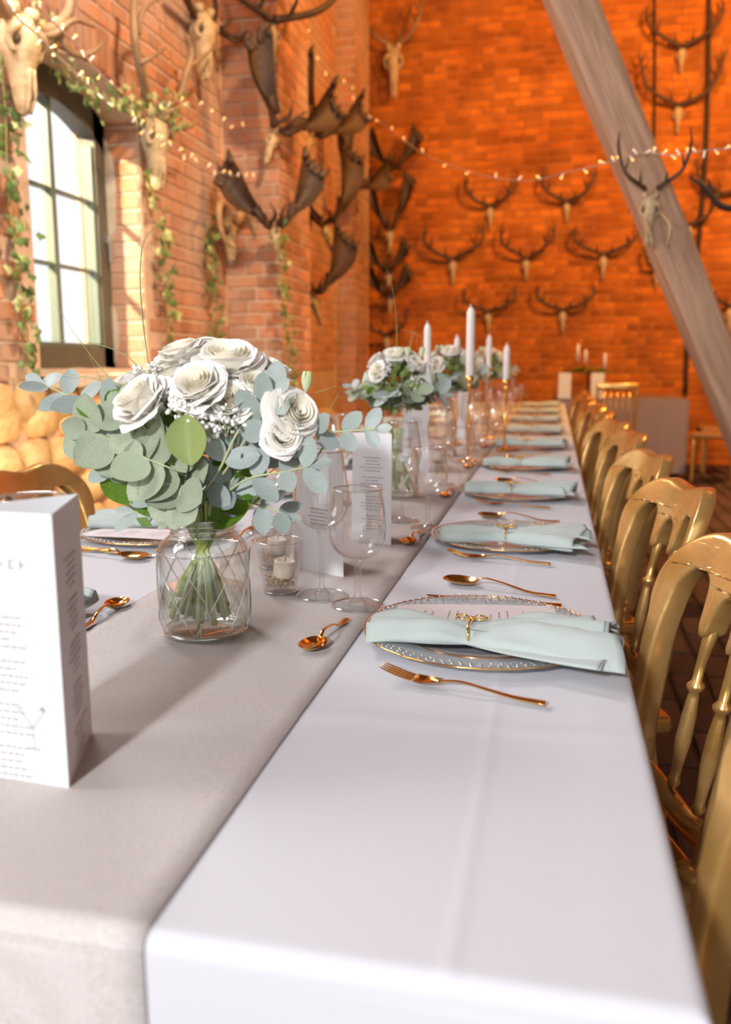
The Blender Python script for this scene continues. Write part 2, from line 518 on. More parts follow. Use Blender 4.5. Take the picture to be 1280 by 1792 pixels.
def brick_meshes(n, seed, chamf=.10):
    rr = random.Random(seed); L = []
    for k in range(n):
        # unit brick: x 0..1, z 0..1, y 0..1 (out)
        j = lambda: rr.uniform(-.02, .02)
        c = chamf
        vs = [(0, -1, 0), (1, -1, 0), (1, -1, 1), (0, -1, 1)]
        vs += [(0+j(), .55, 0+j()*2), (1+j(), .55, 0+j()*2), (1+j(), .55, 1+j()*2), (0+j(), .55, 1+j()*2)]
        vs += [(c*.35+j(), 1, c+j()*2), (1-c*.35+j(), 1, c+j()*2), (1-c*.35+j(), 1, 1-c+j()*2), (c*.35+j(), 1, 1-c+j()*2)]
        fs = []
        for a in (0, 4):
            for i in range(4):
                fs.append((a+i, a+(i+1) % 4, a+4+(i+1) % 4, a+4+i))
        fs.append((8, 9, 10, 11))
        L.append((vs, fs))
    return L
BR = brick_meshes(6, 3)
def lay_bricks(parent, org, u, n, u0, u1, v0, v1, material, keep=None, maxparts=300, pieces='brick',
               bl=.265, bh=.073, jt=.013, proud=.0045, seed=1, stuffname='brick_field', vdir=(0, 0, 1), offs=True):
    """lay bricks on the plane org+u*U+v*V (u along, n outward)"""
    rr = random.Random(seed)
    U, N, V = Vector(u), Vector(n), Vector(vdir)
    org = Vector(org)
    items = []
    row = 0
    v = v0
    while v < v1-.02:
        h = min(bh, v1-v)
        L = bl if row % 2 == 0 or not offs else (bl-jt)/2
        x = u0 - (0 if not offs else rr.choice([0, .06, .12]))
        while x < u1-.01:
            a = max(x, u0); b = min(x+L, u1)
            if b-a > .03 and (keep is None or keep((a+b)/2, v+h/2, a, b)):
                items.append((a, v, b-a, h, rr.uniform(-.35, .5)))
            x += L+jt
        v += bh+jt; row += 1
    def vis(it):
        c = org+U*(it[0]+it[2]/2)+V*(it[1]+it[3]/2)
        q = proj(c)
        if q is None or not (-30 < q[0] < 1310 and -30 < q[1] < 1822): return 1e9
        return (c-C0).length
    items.sort(key=vis)
    mats = {}
    datas = []
    sg = U.cross(V).dot(N)
    for vs, fs in BR:
        m2 = MB().add(vs, fs if sg < 0 else [t[::-1] for t in fs], 0, False)
        datas.append(m2.data(pieces, material))
    fld = MB()
    for i, (a, vv, L, h, pr) in enumerate(items):
        d = proud*(1+pr*.5)
        mtx = Matrix((( U.x*L, N.x*d, V.x*h, 0), (U.y*L, N.y*d, V.y*h, 0), (U.z*L, N.z*d, V.z*h, 0), (0, 0, 0, 1)))
        mtx.translation = org+U*a+V*vv
        k = rr.randrange(6)
        if i < maxparts and vis((a, vv, L, h, pr)) < 1e8:
            o = link(pieces, datas[k], parent)
            o.matrix_local = mtx
        else:
            vs, fs = BR[k]
            fld.add([mtx @ Vector(q) for q in vs], fs if sg < 0 else [t[::-1] for t in fs], 0, False)
    if fld.v:
        tag(fld.build(stuffname, material, parent), kind='stuff')

PIER = (5.82, 6.55, -1.86)    # y0, y1, x face
PIER2 = (8.95, 9.6, -2.05)
ZS = 1.04                      # top of the field stone base
def keepL(c, z, a, b):
    if z < ZS: return False
    if a < OY1+.005 and b > OY0-.005 and OZ0-.04 < z < max(arch(min(max(c, OY0), OY1)), OZS)+.04 and (OY0 < c < OY1 or True):
        if b > OY0 and a < OY1:
            return False
    if PIER[0] < c < PIER[1] or PIER2[0] < c < PIER2[1]: return False
    return True
lay_bricks(wall_left, (XW, 0, 0), (0, 1, 0), (1, 0, 0), 1.6, YB, ZS, 4.9, M['brick'], keepL, seed=2)
# short closers so that the courses meet the opening neatly: reveal bricks of the far jamb (seen), near jamb and arch
jf = tag(MB().box((XFR-.02, OY1-.006, OZ0), (XW-.008, OY1+.015, OZS+.02)).build('trim_1', M['mortar']), kind='structure')
lay_bricks(jf, (XFR+.0, OY1-.007, 0), (1, 0, 0), (0, -1, 0), 0, XW-XFR, OZ0+.01, OZS+.03, M['brick'], bl=.236, seed=5, offs=False)
# plaster remains on the reveal
pm = MB()
for (x0, x1, z0, z1) in ((-2.49, -2.40, 1.75, 2.32), (-2.49, -2.42, 1.12, 1.45)):
    cx, cz = (x0+x1)/2, (z0+z1)/2
    ring = []
    for k in range(26):
        a = 2*pi*k/26
        q = 1+.22*noise.noise(Vector((cos(a)*2, sin(a)*2, z0*5)))
        ring.append((cx+(x1-x0)/2*cos(a)*q*1.1, cz+(z1-z0)/2*sin(a)*q))
    n = len(ring)
    vs = [(a, OY1-.013, b) for a, b in ring]+[(a*1+.0, OY1-.021, b) for a, b in ring]
    pm.add(vs, [tuple(range(n, 2*n))]+[(i, (i+1) % n, n+(i+1) % n, n+i) for i in range(n)], 0, False)
pm.build('plaster_patch', M['plaster'], jf)
# rows of bricks around the arch
am = MB()
na = 17
arc = tag(link('trim_2', None), kind='structure')
vs, fs = BR[0]
adata = [MB().add(v_, [t[::-1] for t in f_], 0, False).data('brick', M['brick']) for v_, f_ in BR]
for i in range(na):
    y = OY0-.03+(OY1-OY0+.06)*(i+.08)/na
    wd = (OY1-OY0+.06)/na*.84
    z = arch(min(max(y+wd/2, OY0), OY1))
    ang = -(y+wd/2-(OY0+OY1)/2)*.55
    o = link('brick', adata[i % 6], arc)
    U = Vector((0, cos(ang), sin(ang))); V = Vector((0, -sin(ang), cos(ang)))
    mt = Matrix(((0, .016, 0, 0), (U.y*wd, 0, V.y*.17, 0), (U.z*wd, 0, V.z*.17, 0), (0, 0, 0, 1)))
    mt.translation = Vector((XW, y, z+.005))
    o.matrix_local = mt

def pier(name, P, seed):
    y0, y1, xf = P
    p = tag(MB().box((XW-.05, y0+.002, 0), (xf-.002, y1, ZC)).build(name, M['mortar']), kind='structure')
    lay_bricks(p, (XW, y0, 0), (1, 0, 0), (0, -1, 0), 0.0, xf-XW, .6, 4.9, M['brick'], seed=seed, maxparts=180)
    lay_bricks(p, (xf, y0, 0), (0, 1, 0), (1, 0, 0), 0.0, y1-y0, .6, 4.9, M['brick'], seed=seed+1, maxparts=100, pieces='side_brick')
    return p
pier('wall_pier', PIER, 11)
pier('wall_pier_far', PIER2, 12).name = 'trim_3'
lay_bricks(wall_back, (0, YB, 0), (1, 0, 0), (0, -1, 0), XW, 3.6, .0, ZC, M['brick_back'], seed=21, bl=.25, bh=.065, jt=.012)

# field stones of the base course
sm = []
for k in range(5):
    m_ = MB()
    vs = []
    for v_ in ICO[2][0]:
        nv = 1+.22*noise.noise(v_*1.6+Vector((k*7, 0, 0)))
        q = Vector([math.copysign(abs(c)**.65, c) for c in v_])
        vs.append(q*nv)
    m_.add(vs, ICO[2][1])
    sm.append(m_.data('stone', M['stone']))
z = .12
row = 0
while z < ZS-.02:
    y = 1.9+R.uniform(0, .2)
    hh = R.uniform(.15, .19)
    while y < 5.8:
        L = R.uniform(.17, .34)
        link('stone', R.choice(sm), wall_left, loc=(XW-.03, y+L/2, min(z+hh/2+R.uniform(-.012, .012), ZS-hh*.45)), rot=(R.uniform(-.12, .12), 0, 0),
             scale=(.075+R.uniform(0, .02), L*.52, hh*.54))
        y += L+.012
    z += hh+.008
# window sill slab
sl = MB()
sl.grid(lambda a, b: (XFR+.02+(XW+.06-XFR)*a, OY0-.06+(OY1-OY0+.12)*b, OZ0+.012-.035*a+.006*noise.noise(Vector((a*3, b*9, 0)))), 8, 24)
sl.grid(lambda a, b: (XW+.08+.012*noise.noise(Vector((b*14, 2, 0))), OY0-.06+(OY1-OY0+.12)*b, OZ0-.023+.006*noise.noise(Vector((3, b*9, 0)))-.05*a), 2, 24)
tag(sl.build('window_sill', M['plaster']), kind='structure').name = 'trim_4'

# window_1
win = tag(link('window_1', None, loc=(XFR, 0, 0)), kind='structure')
def arc_strip(mb, y0, y1, zb, zt0, ztc, dt, x0, x1, n=14):
    """arched head strip between glass arc and outer arc"""
    a = []; b = []
    for i in range(n+1):
        y = y0+(y1-y0)*i/n
        a.append((y, arch(y, zt0, ztc, y0, y1)))
        b.append((y, arch(y, zt0, ztc, y0, y1)+dt))
    vs = [(x, p[0], p[1]) for x in (x0, x1) for p in a+b]
    m = n+1
    fs = []
    for i in range(n):
        for q in (0, 2*m):
            fs.append((q+i, q+i+1, q+m+i+1, q+m+i))
        fs.append((i, i+1, 2*m+i+1, 2*m+i))
        fs.append((m+i, m+i+1, 3*m+i+1, 3*m+i))
    mb.add(vs, fs, 0, False)
GY0, GY1, GZ0 = 3.66, 4.42, 1.225
mb = MB()
mb.box((-.05, OY0, OZ0), (.05, GY0-.03, OZS+.05)).box((-.05, GY1+.015, OZ0), (.05, OY1, OZS+.05)).box((-.05, OY0, OZ0), (.05, OY1, GZ0-.02))
arc_strip(mb, OY0, OY1, 0, 2.24, 2.40, .2, -.05, .05)
mb.build('window_frame', M['frame'], win)
mb = MB()
mb.box((-.02, GY0-.03, GZ0-.03), (.035, GY0, 2.25)).box((-.02, GY1, GZ0-.03), (.035, GY1+.02, 2.26)).box((-.02, GY0-.03, GZ0-.035), (.035, GY1+.05, GZ0))
mb.box((-.02, 4.045-.018, GZ0), (.03, 4.045+.022, 2.40))
for z in (1.61, 1.975): mb.box((-.015, GY0, z-.009), (.02, GY1, z+.009))
mb.build('glazing_bar', M['frame_light'], win)
for (a, b) in ((GY0, 4.03), (4.065, GY1)):
    for (c, d) in ((GZ0, 1.60), (1.62, 1.965), (1.985, 2.30)):
        MB().box((-.006, a, c), (-.002, b, d)).build('pane', M['pane'], win)
mb = MB()
tubec(mb, [(.06, 4.50, 1.80), (.075, 4.49, 1.79), (.08, 4.50, 1.74), (.075, 4.505, 1.66)], .009, 6)
mb.box((.045, 4.485, 1.77), (.06, 4.515, 1.82))
mb.build('window_latch', M['iron'], win)

# floor pavers
PV = MB()
lay_bricks(floor, (0, 0, -.012), (0, 1, 0), (0, 0, 1), .4, 9.9, .2, 3.4, M['paver'], seed=31, bl=.24, bh=.115, jt=.012,
           proud=.012, pieces='paver', stuffname='paver_field', vdir=(1, 0, 0), maxparts=300, offs=False)

# slanting oak brace
p0 = on(995, 0, 1, 4.2); p1 = on(1232+85, 790, 1, 4.2)
d = (p1-p0).normalized()
a = p0-d*(4.9-p0.z)/(-d.z) if d.z < 0 else p0
a = p0+d*((ZC-p0.z)/d.z); b = p0+d*((0.0-p0.z)/d.z)
bw, bd = .090, .085
brace = thing('oak_brace', 'slanting grey-brown oak brace crossing in front of the gable wall', 'beam', loc=b)
L = (a-b).length
mb = MB()
def br(uu, vv):
    k = vv*4
    s_ = [(-1, -1), (1, -1), (1, 1), (-1, 1), (-1, -1)]
    i = min(int(k), 3); t = k-i
    x = s_[i][0]+(s_[i+1][0]-s_[i][0])*t; y = s_[i][1]+(s_[i+1][1]-s_[i][1])*t
    rr = (x*x+y*y)**.5
    x, y = x*(1-.09*max(0, rr-1.15)*2), y*(1-.09*max(0, rr-1.15)*2)
    q = .010*noise.noise(Vector((x*.6, y*.6, uu*9)))+.016*noise.noise(Vector((0, 4, uu*3)))
    return (x*(bw+q*.7)+.015*sin(uu*5), y*(bd+q*.7), uu*L)
mb.grid(br, 60, 24)
o = mb.build('beam', M['beam'], brace)
o.rotation_mode = 'QUATERNION'
o.rotation_quaternion = (a-b).to_track_quat('Z', 'Y') @ Matrix.Rotation(.10, 4, 'Z').to_quaternion()
tag(brace, kind='structure')

# dark cables down the gable wall
for xs, lab in (([(1242, -40), (1240, 120), (1236, 260), (1224, 420), (1206, 560), (1200, 690)], 'dark cable running down the gable wall right of the oak brace'),
                ([(1146, -40), (1147, 150), (1144, 300), (1140, 380)], 'thinner dark cable on the gable wall beside the skulls')):
    mb = MB()
    tubec(mb, [on(x, y, 1, YB-.04) for x, y in xs], .022 if 'thinner' not in lab else .012, 6)
    tag(mb.build('wall_cable', M['cable']), lab, 'cable')

# ================================================================== TABLE
ZT = .75
TX0, TX1, TY0, TY1 = -.985, .095, .485, 8.15
tb = thing('banquet_table', 'long wooden banquet table hidden under the white cloth', 'table', ((TX0+TX1)/2, (TY0+TY1)/2, 0))
hx, hy = (TX1-TX0)/2-.012, (TY1-TY0)/2-.012
MB().box((-hx, -hy, ZT-.035), (hx, hy, ZT-.004)).build('tabletop', M['wood'], tb)
for sx in (-1, 1):
    for yy in (-hy+.2, -1.4, 1.4, hy-.2):
        MB().box((sx*(hx-.14)-.02, yy-.02, 0), (sx*(hx-.14)+.02, yy+.02, ZT-.035)).build('leg', M['wood'], tb)

def crease(x, w): return math.exp(-(x/w)**2)
def tz(x, y):
    """height of the laid cloth, with its pressed folds"""
    z = ZT+.0012*noise.noise(Vector((x*6, y*4, 0)))
    z += .0011*crease(x-(-.055+.004*sin(y*2)), .006)
    for yc in (.86, 1.55, 2.35, 3.2):
        z += .0013*crease(y-yc-.03*x, .010)*(1 if x > -.26 else .3)
    z += .0006*crease(x-.06, .02)
    return z
def drape(x, y, hang=.26, lift=0.0, nearhang=.62):
    """x beyond the edges folds down over the rounded edge"""
    r = .012
    def fold(t):   # t past the edge -> (outward, down)
        if t <= 0: return t, 0
        a = min(t/r, pi/2)
        if t < r*pi/2: return r*sin(a), r*(1-cos(a))
        return r-(t-r*pi/2)*.03, r+(t-r*pi/2)
    ox, dx = fold(x-TX1) if x > -.4 else fold(TX0-x)
    oy, dy = fold(TY0-y) if y < 3 else fold(y-TY1)
    X = x if dx == 0 and ox <= 0 else (TX1+ox if x > -.4 else TX0-ox)
    Y = y if dy == 0 and oy <= 0 else (TY0-oy if y < 3 else TY1+oy)
    D = max(dx, dy)
    Z = tz(min(max(x, TX0), TX1), min(max(y, TY0), TY1))-D
    if dx > .02:
        wv = .010*sin(y*9+sin(y*3)*2)*min(dx/.2, 1)
        X += (wv-.008) if x > -.4 else -(wv-.008)
    if dy > .02:
        Y -= (.010*sin(x*13+1)+.012)*min(dy/.3, 1) if y < 3 else 0
    n = Vector((0, 0, 1))
    if dx > dy and dx > .004: n = Vector((1 if x > -.4 else -1, 0, .2))
    elif dy > .004: n = Vector((0, -1 if y < 3 else 1, .2))
    return Vector((X, Y, Z))+n.normalized()*lift
def span(a, b, step): 
    n = max(1, int(round((b-a)/step))); return [a+(b-a)*i/n for i in range(n)]
def surf(xs, ys, **k):
    mb = MB()
    vs = [drape(x, y, **k) for x in xs for y in ys]
    nv = len(ys)
    mb.add(vs, [(i*nv+j, (i+1)*nv+j, (i+1)*nv+j+1, i*nv+j+1) for i in range(len(xs)-1) for j in range(nv-1)])
    return mb
edge_r = span(TX1-.01, TX1+.03, .0035)
xs = span(TX0-.24, TX0-.03, .03)+span(TX0-.03, TX0+.01, .004)+span(TX0+.01, -.09, .03)+span(-.09, -.02, .004)+span(-.02, TX1-.01, .012)+edge_r+span(TX1+.03, TX1+.24, .03)+[TX1+.24]
ys = span(TY0-.60, TY0-.04, .04)+span(TY0-.04, TY0+.01, .004)+span(TY0+.01, 1.1, .012)+span(1.1, 2.6, .015)+span(2.6, TY1-.02, .08)+span(TY1-.02, TY1+.04, .01)+span(TY1+.04, TY1+.3, .05)+[TY1+.3]
o = tag(surf(xs, ys).build('tablecloth', M['cloth']), 'white tablecloth draped over the long banquet table', 'tablecloth')
RX0, RX1 = -.64, -.255
xs = [RX0+(RX1-RX0)*i/16 for i in range(17)]
mb = surf(xs, ys, lift=.0022)
o = tag(mb.build('table_runner', M['runner']), 'beige linen runner along the middle of the long table', 'table runner')
sd = o.modifiers.new('thick', 'SOLIDIFY'); sd.thickness = .0015; sd.offset = 0

# ================================================================== CHAIRS
def back_outline():
    """closed outline of the chair back in (x,z); bottom open between the posts"""
    W = .196
    zb = .47
    out = []
    # left outer post up
    for i in range(9): out.append((-W+.004*sin(i/8*pi)+.022*(1-i/8), zb+(.77-zb)*i/8))
    # top left rounded shoulder, crest with two humps
    top = catmull([(-W, .77, 0), (-W-.008, .812, 0), (-W-.002, .852, 0), (-W+.026, .887, 0), (-W+.070, .908, 0), (-.085, .911, 0), (-.042, .904, 0), (0, .899, 0)], 7)
    out += [(p.x, p.y) for p in top[1:]]
    out += [(-p.x, p.y) for p in top[::-1][1:]]
    for i in range(9)[::-1]: out.append((W-.004*sin(i/8*pi)-.022*(1-i/8), zb+(.77-zb)*i/8))
    # inner contour, right to left
    pw = .040
    inn = [(W-.022-pw+.004, zb), (W-pw+.002, .60), (W-pw+.004, .74)]
    arc_ = catmull([(W-pw+.004, .76, 0), (W-pw-.004, .822, 0), (W-pw-.040, .856, 0), (.082, .842, 0), (.070, .808, 0), (.064, .776, 0), (.052, .762, 0), (.040, .768, 0), (.036, .790, 0), (.022, .820, 0), (0, .830, 0)], 5)
    inn += [(p.x, p.y) for p in arc_]
    inn += [(-p.x, p.y) for p in arc_[::-1][1:]]
    inn += [(-(W-pw+.004), .74), (-(W-pw+.002), .60), (-(W-.022-pw+.004), zb)]
    full = out+inn
    # drop near-duplicates
    res = []
    for p in full:
        if not res or (abs(p[0]-res[-1][0])+abs(p[1]-res[-1][1])) > .0015: res.append(p)
    return res
def recline(z):
    t = max(0, z-.45)
    return -.15*t-.30*max(0, z-.70)**1.5
def plan(x): return .034*(x/.15)**2
OUT = back_outline()
def back_mesh():
    P = [Vector((a, b)) for a, b in OUT]
    n = len(P)
    area2 = sum(P[i].x*P[(i+1) % n].y-P[(i+1) % n].x*P[i].y for i in range(n))
    sgn = 1 if area2 > 0 else -1
    nrm = []
    for i in range(n):
        d1 = (P[i]-P[i-1]).normalized(); d2 = (P[(i+1) % n]-P[i]).normalized()
        t = (d1+d2)
        t = t.normalized() if t.length > 1e-4 else d1
        nrm.append(Vector((t.y, -t.x))*sgn)   # outward
    th = .021
    c = .007
    layers = [(-th, c), (-th+c*.3, c*.3), (-th+c, 0), (0, 0), (th-c, 0), (th-c*.3, c*.3), (th, c)]
    bm = bmesh.new()
    V = [[bm.verts.new((P[i].x-nrm[i].x*ins, y, P[i].y-nrm[i].y*ins)) for i in range(n)] for y, ins in layers]
    for l in range(len(layers)-1):
        for i in range(n):
            j = (i+1) % n
            bm.faces.new((V[l][i], V[l][j], V[l+1][j], V[l+1][i]))
    for t in tessellate_polygon([[Vector((p.x, p.y, 0)) for p in P]]):
        for l in (0, -1):
            try: bm.faces.new([V[l][i] for i in t])
            except ValueError: pass
    for _ in range(3):
        es = [e for e in bm.edges if e.calc_length() > .022]
        if es: bmesh.ops.subdivide_edges(bm, edges=es, cuts=1)
        bmesh.ops.triangulate(bm, faces=[f for f in bm.faces if len(f.verts) > 4])
    bmesh.ops.recalc_face_normals(bm, faces=bm.faces)
    for v in bm.verts:
        x, y, z = v.co
        k = 1-.18*min(1, max(0, (z-.60)/.3))
        v.co = (x*.76, y*k+recline(z)+plan(x*.76), .47+(z-.47)*.945)
    mb = MB()
    bm.verts.index_update()
    mb.add([v.co for v in bm.verts], [[v.index for v in f.verts] for f in bm.faces])
    bm.free()
    return mb
def make_chair(label):
    t = thing('gold_chair', label, 'chair', group='gold banquet chairs at the long table')
    o = back_mesh().build('backrest', M['chair'], t, loc=(0, -.20, 0))
    o.data.validate()
    mb = MB()
    for k in range(8):
        xa, xb = -.125+.25*k/8, -.125+.25*(k+1)/8
        mb.grid(lambda u, v, xa=xa, xb=xb: (xa+(xb-xa)*u, plan(xa+(xb-xa)*u)+recline(.51)+.014*cos(2*pi*v), .507+.022*sin(2*pi*v)-.016*cos((xa+(xb-xa)*u)/.145*pi)), 2, 8)
    mb.build('lower_rail', M['chair'], t, loc=(0, -.20, 0))
    for sx in (-.051, .051):
        prof = [(.0075, .525), (.010, .532), (.007, .54), (.008, .56), (.0115, .60), (.0105, .64), (.008, .668), (.007, .676), (.0125, .682), (.0125, .688), (.007, .694), (.0070, .72), (.0085, .745), (.0105, .766), (.009, .776)]
        m2 = MB()
        m2.lathe(prof, 12)
        m2.v = [(v_[0]+sx*.76, v_[1]+recline(v_[2])+plan(sx*.76), .47+(v_[2]-.47)*.945) for v_ in m2.v]
        m2.build('spindle', M['chair'], t, loc=(0, -.20, 0))
    MB().cbox((-.18, -.20, .425), (.18, .17, .462), .01).build('seat_frame', M['chair'], t)
    MB().cbox((-.165, -.15, .462), (.165, .165, .49), .012).build('seat_cushion', M['cushion'], t)
    for sx in (-1, 1):
        m2 = MB(); tubec(m2, [(sx*.17, .165, .43), (sx*.17, .168, .2), (sx*.172, .17, 0)], [.017, .013, .010], 8)
        m2.build('leg', M['chair'], t)
        m2 = MB(); tubec(m2, [(sx*.132, -.160, .50), (sx*.136, -.165, .40), (sx*.158, -.20, .2), (sx*.165, -.24, 0)], [.021, .020, .016, .012], 8, flat=1.2)
        m2.build('leg', M['chair'], t)
    m2 = MB(); m2.tube([(-.17, 0, .2), (.17, 0, .2)], .009, 8); 
    for sx in (-1, 1): m2.tube([(sx*.171, -.214, .2), (sx*.171, .168, .2)], .009, 8)
    m2.build('stretcher', M['chair'], t)
    return t
ORD = ['nearest', 'second', 'third', 'fourth', 'fifth', 'sixth', 'seventh', 'eighth', 'ninth', 'tenth', 'eleventh', 'twelfth']
chair_y = [.55, 1.13, 1.74, 2.36, 3.05, 3.62, 4.35, 5.10, 5.9, 6.7, 7.5]
chair0 = None
for i, y in enumerate(chair_y):
    lab = 'gold painted wooden chair, %s from the camera in the right-hand row' % ORD[i]
    x = .0+R.uniform(-.005, .005)+(.0 if i < 5 else -.01*(i-4)*.5)
    rz = math.radians(90+[17, 17, 18, 18, 15, 22, 2, 14, 5, 16, 8][i])
    if chair0 is None:
        chair0 = make_chair(lab); chair0.location = (x, y, 0); chair0.rotation_euler = (0, 0, rz)
    else: dup(chair0, (x, y, 0), rz, lab)
for i, y in enumerate([1.72, 2.37, 3.0, 3.65, 4.3]):
    dup(chair0, (-.92+R.uniform(-.01, .01), y, 0), math.radians(-90-14+R.uniform(-4, 4)), 'gold painted wooden chair, %s from the camera in the left-hand row' % ORD[i])

# ================================================================== TABLEWARE
def spoon_mesh(L=.2, bw=.021, bl=.062, depth=.010, lift=.016):
    """bowl at +x end .. handle to -x; lying on z=0"""
    mb = MB()
    def fn(u, v):
        a = u*pi
        x = L/2-bl+bl*(1-cos(a))/2
        w_ = bw*math.sin(a)**.75*(1-.12*cos(a))
        s_ = (v-.5)*2
        z = -depth*(1-s_*s_)*sin(a)
        return (x, w_*s_, z+depth+.001+.004*(1-u)*0)
    mb.grid(fn, 14, 8)
    def fn2(u, v):
        x, y, z = fn(u, v); return (x, y*.99, z-.0012)
    n0 = len(mb.v)
    mb.grid(fn2, 14, 8)
    mb.f[-14*8:] = [t[::-1] for t in mb.f[-14*8:]]
    P = [(L/2-bl+.004, 0, depth), (L/2-bl-.012, 0, depth+.007), (L/2-bl-.045, 0, depth+.004), (-L*.28, 0, .0048), (-L/2, 0, .0045)]
    c = catmull(P, 6)
    r = lerpl([.0035, .0028, .003, .0042, .0062], len(c))
    mb.tube(c, r, 8, flat=.42)
    return mb
def fork_mesh(L=.2):
    mb = MB()
    # neck plate
    hd = L/2-.050
    def pz(x):
        t = (x-(L/2-.078))/.078
        return .004+.013*max(0, sin(min(max(t, 0), 1)*pi*.5))**2*0+.003+.010*abs(t-.35)**1.5*1.6
    def fn(u, v):
        x = L/2-.078+.034*u
        w_ = .003+.009*min(1, (u*1.5))**.8
        return (x, w_*(v-.5)*2, pz(x)-.0035*(1-((v-.5)*2)**2)+.002)
    mb.grid(fn, 8, 6)
    mb.grid(lambda u, v: tuple(Vector(fn(u, v))-Vector((0, 0, .0014))), 8, 6)
    mb.f[-48:] = [t[::-1] for t in mb.f[-48:]]
    for k in range(4):
        y = (k-1.5)*.0056
        P = [(L/2-.046, y, pz(L/2-.046)+.001), (L/2-.03, y*1.04, pz(L/2-.03)+.001), (L/2-.012, y*1.04, pz(L/2-.012)+.002), (L/2, y, pz(L/2)+.003)]
        c = catmull(P, 4)
        mb.tube(c, lerpl([.0022, .0021, .0019, .0009], len(c)), 6, flat=.6)
    c = catmull([(L/2-.074, 0, pz(L/2-.074)), (L/2-.10, 0, .013), (L/2-.13, 0, .0095), (-.062, 0, .0055), (-L/2, 0, .0045)], 6)
    mb.tube(c, lerpl([.0035, .0027, .0032, .0042, .006], len(c)), 8, flat=.42)
    return mb
def knife_mesh(L=.215):
    mb = MB()
    def blade(u, v):
        x = L/2-.115+.115*u
        w_ = .0085*(1-max(0, (u-.6)/.4)**2.2)
        y = -.004+w_*(v*2-1) if True else 0
        return (x, y+ .004*u, .0035+.0012*(1-abs(v*2-1)))
    mb.grid(blade, 14, 4)
    mb.grid(lambda u, v: (blade(u, v)[0], blade(u, v)[1], .0030-.001*(1-abs(v*2-1))), 14, 4)
    mb.f[-56:] = [t[::-1] for t in mb.f[-56:]]
    c = catmull([(L/2-.113, -.003, .0045), (0-.02, 0, .0045), (-L/2, 0, .005)], 8)
    mb.tube(c, lerpl([.0045, .005, .0062, .0068], len(c)), 8, flat=.6)
    return mb
D_spoon = spoon_mesh().data('spoon', M['gold']); D_fork = fork_mesh().data('fork', M['gold']); D_knife = knife_mesh().data('knife', M['gold'])
D_dess = spoon_mesh(.148, .0175, .050, .008).data('dessert_spoon', M['gold'])
def lay(name, data, p_tip, p_end, label, cat, group, z=ZT+.0015):
    """lay a piece from its handle end to its tip on the cloth"""
    a, b = Vector(p_end), Vector(p_tip)
    m = (a+b)/2
    o = link(name, data, loc=(m.x, m.y, z), rot=(0, 0, math.atan2(b.y-a.y, b.x-a.x)))
    return tag(o, label, cat, group)

# glass charger with hammered rim and gold edge
def plate_proto():
    t = thing('glass_plate', '', 'plate', group='glass charger plates')
    mb = MB()
    mb.lathe([(.0, .003), (.05, .003), (.098, .0035), (.104, .006)], 48)
    mb.build('plate_well', M['plate'], t)
    mb = MB(); rr = random.Random(5)
    mb.lathe([(.104, .006), (.118, .0095), (.135, .012), (.150, .0135), (.162, .0145)], 72)
    mb.lathe([(.162, .0125), (.14, .0095), (.118, .0065), (.104, .003)], 72)
    mb.build('plate_rim', M['hammer'], t)
    # beads of the rim
    mb = MB()
    for k in range(88):
        a = 2*pi*k/88
        mb.ball((.1585*cos(a), .1585*sin(a), .0150), .0034+.0006*rr.random(), 1)
    for k in range(74):
        a = 2*pi*(k+.4)/74
        mb.ball((.149*cos(a), .149*sin(a), .0142), .0026+.0008*rr.random(), 1)
    tag(mb.build('rim_bead', M['rimglass'], t), kind='stuff')
    mb = MB()
    c = [(.1635*cos(2*pi*k/96)*(1+.004*sin(k*1.9)), .1635*sin(2*pi*k/96)*(1+.004*sin(k*1.9)), .0145) for k in range(97)]
    mb.tube(c, .0011, 5, cap=False)
    mb.build('gold_edge', M['gold'], t)
    mb = MB()
    mb.tube([(.1035*cos(2*pi*k/72), .1035*sin(2*pi*k/72), .0062) for k in range(73)], .0008, 5, cap=False)
    mb.build('well_line', M['gold'], t)
    return t
plate0 = plate_proto()

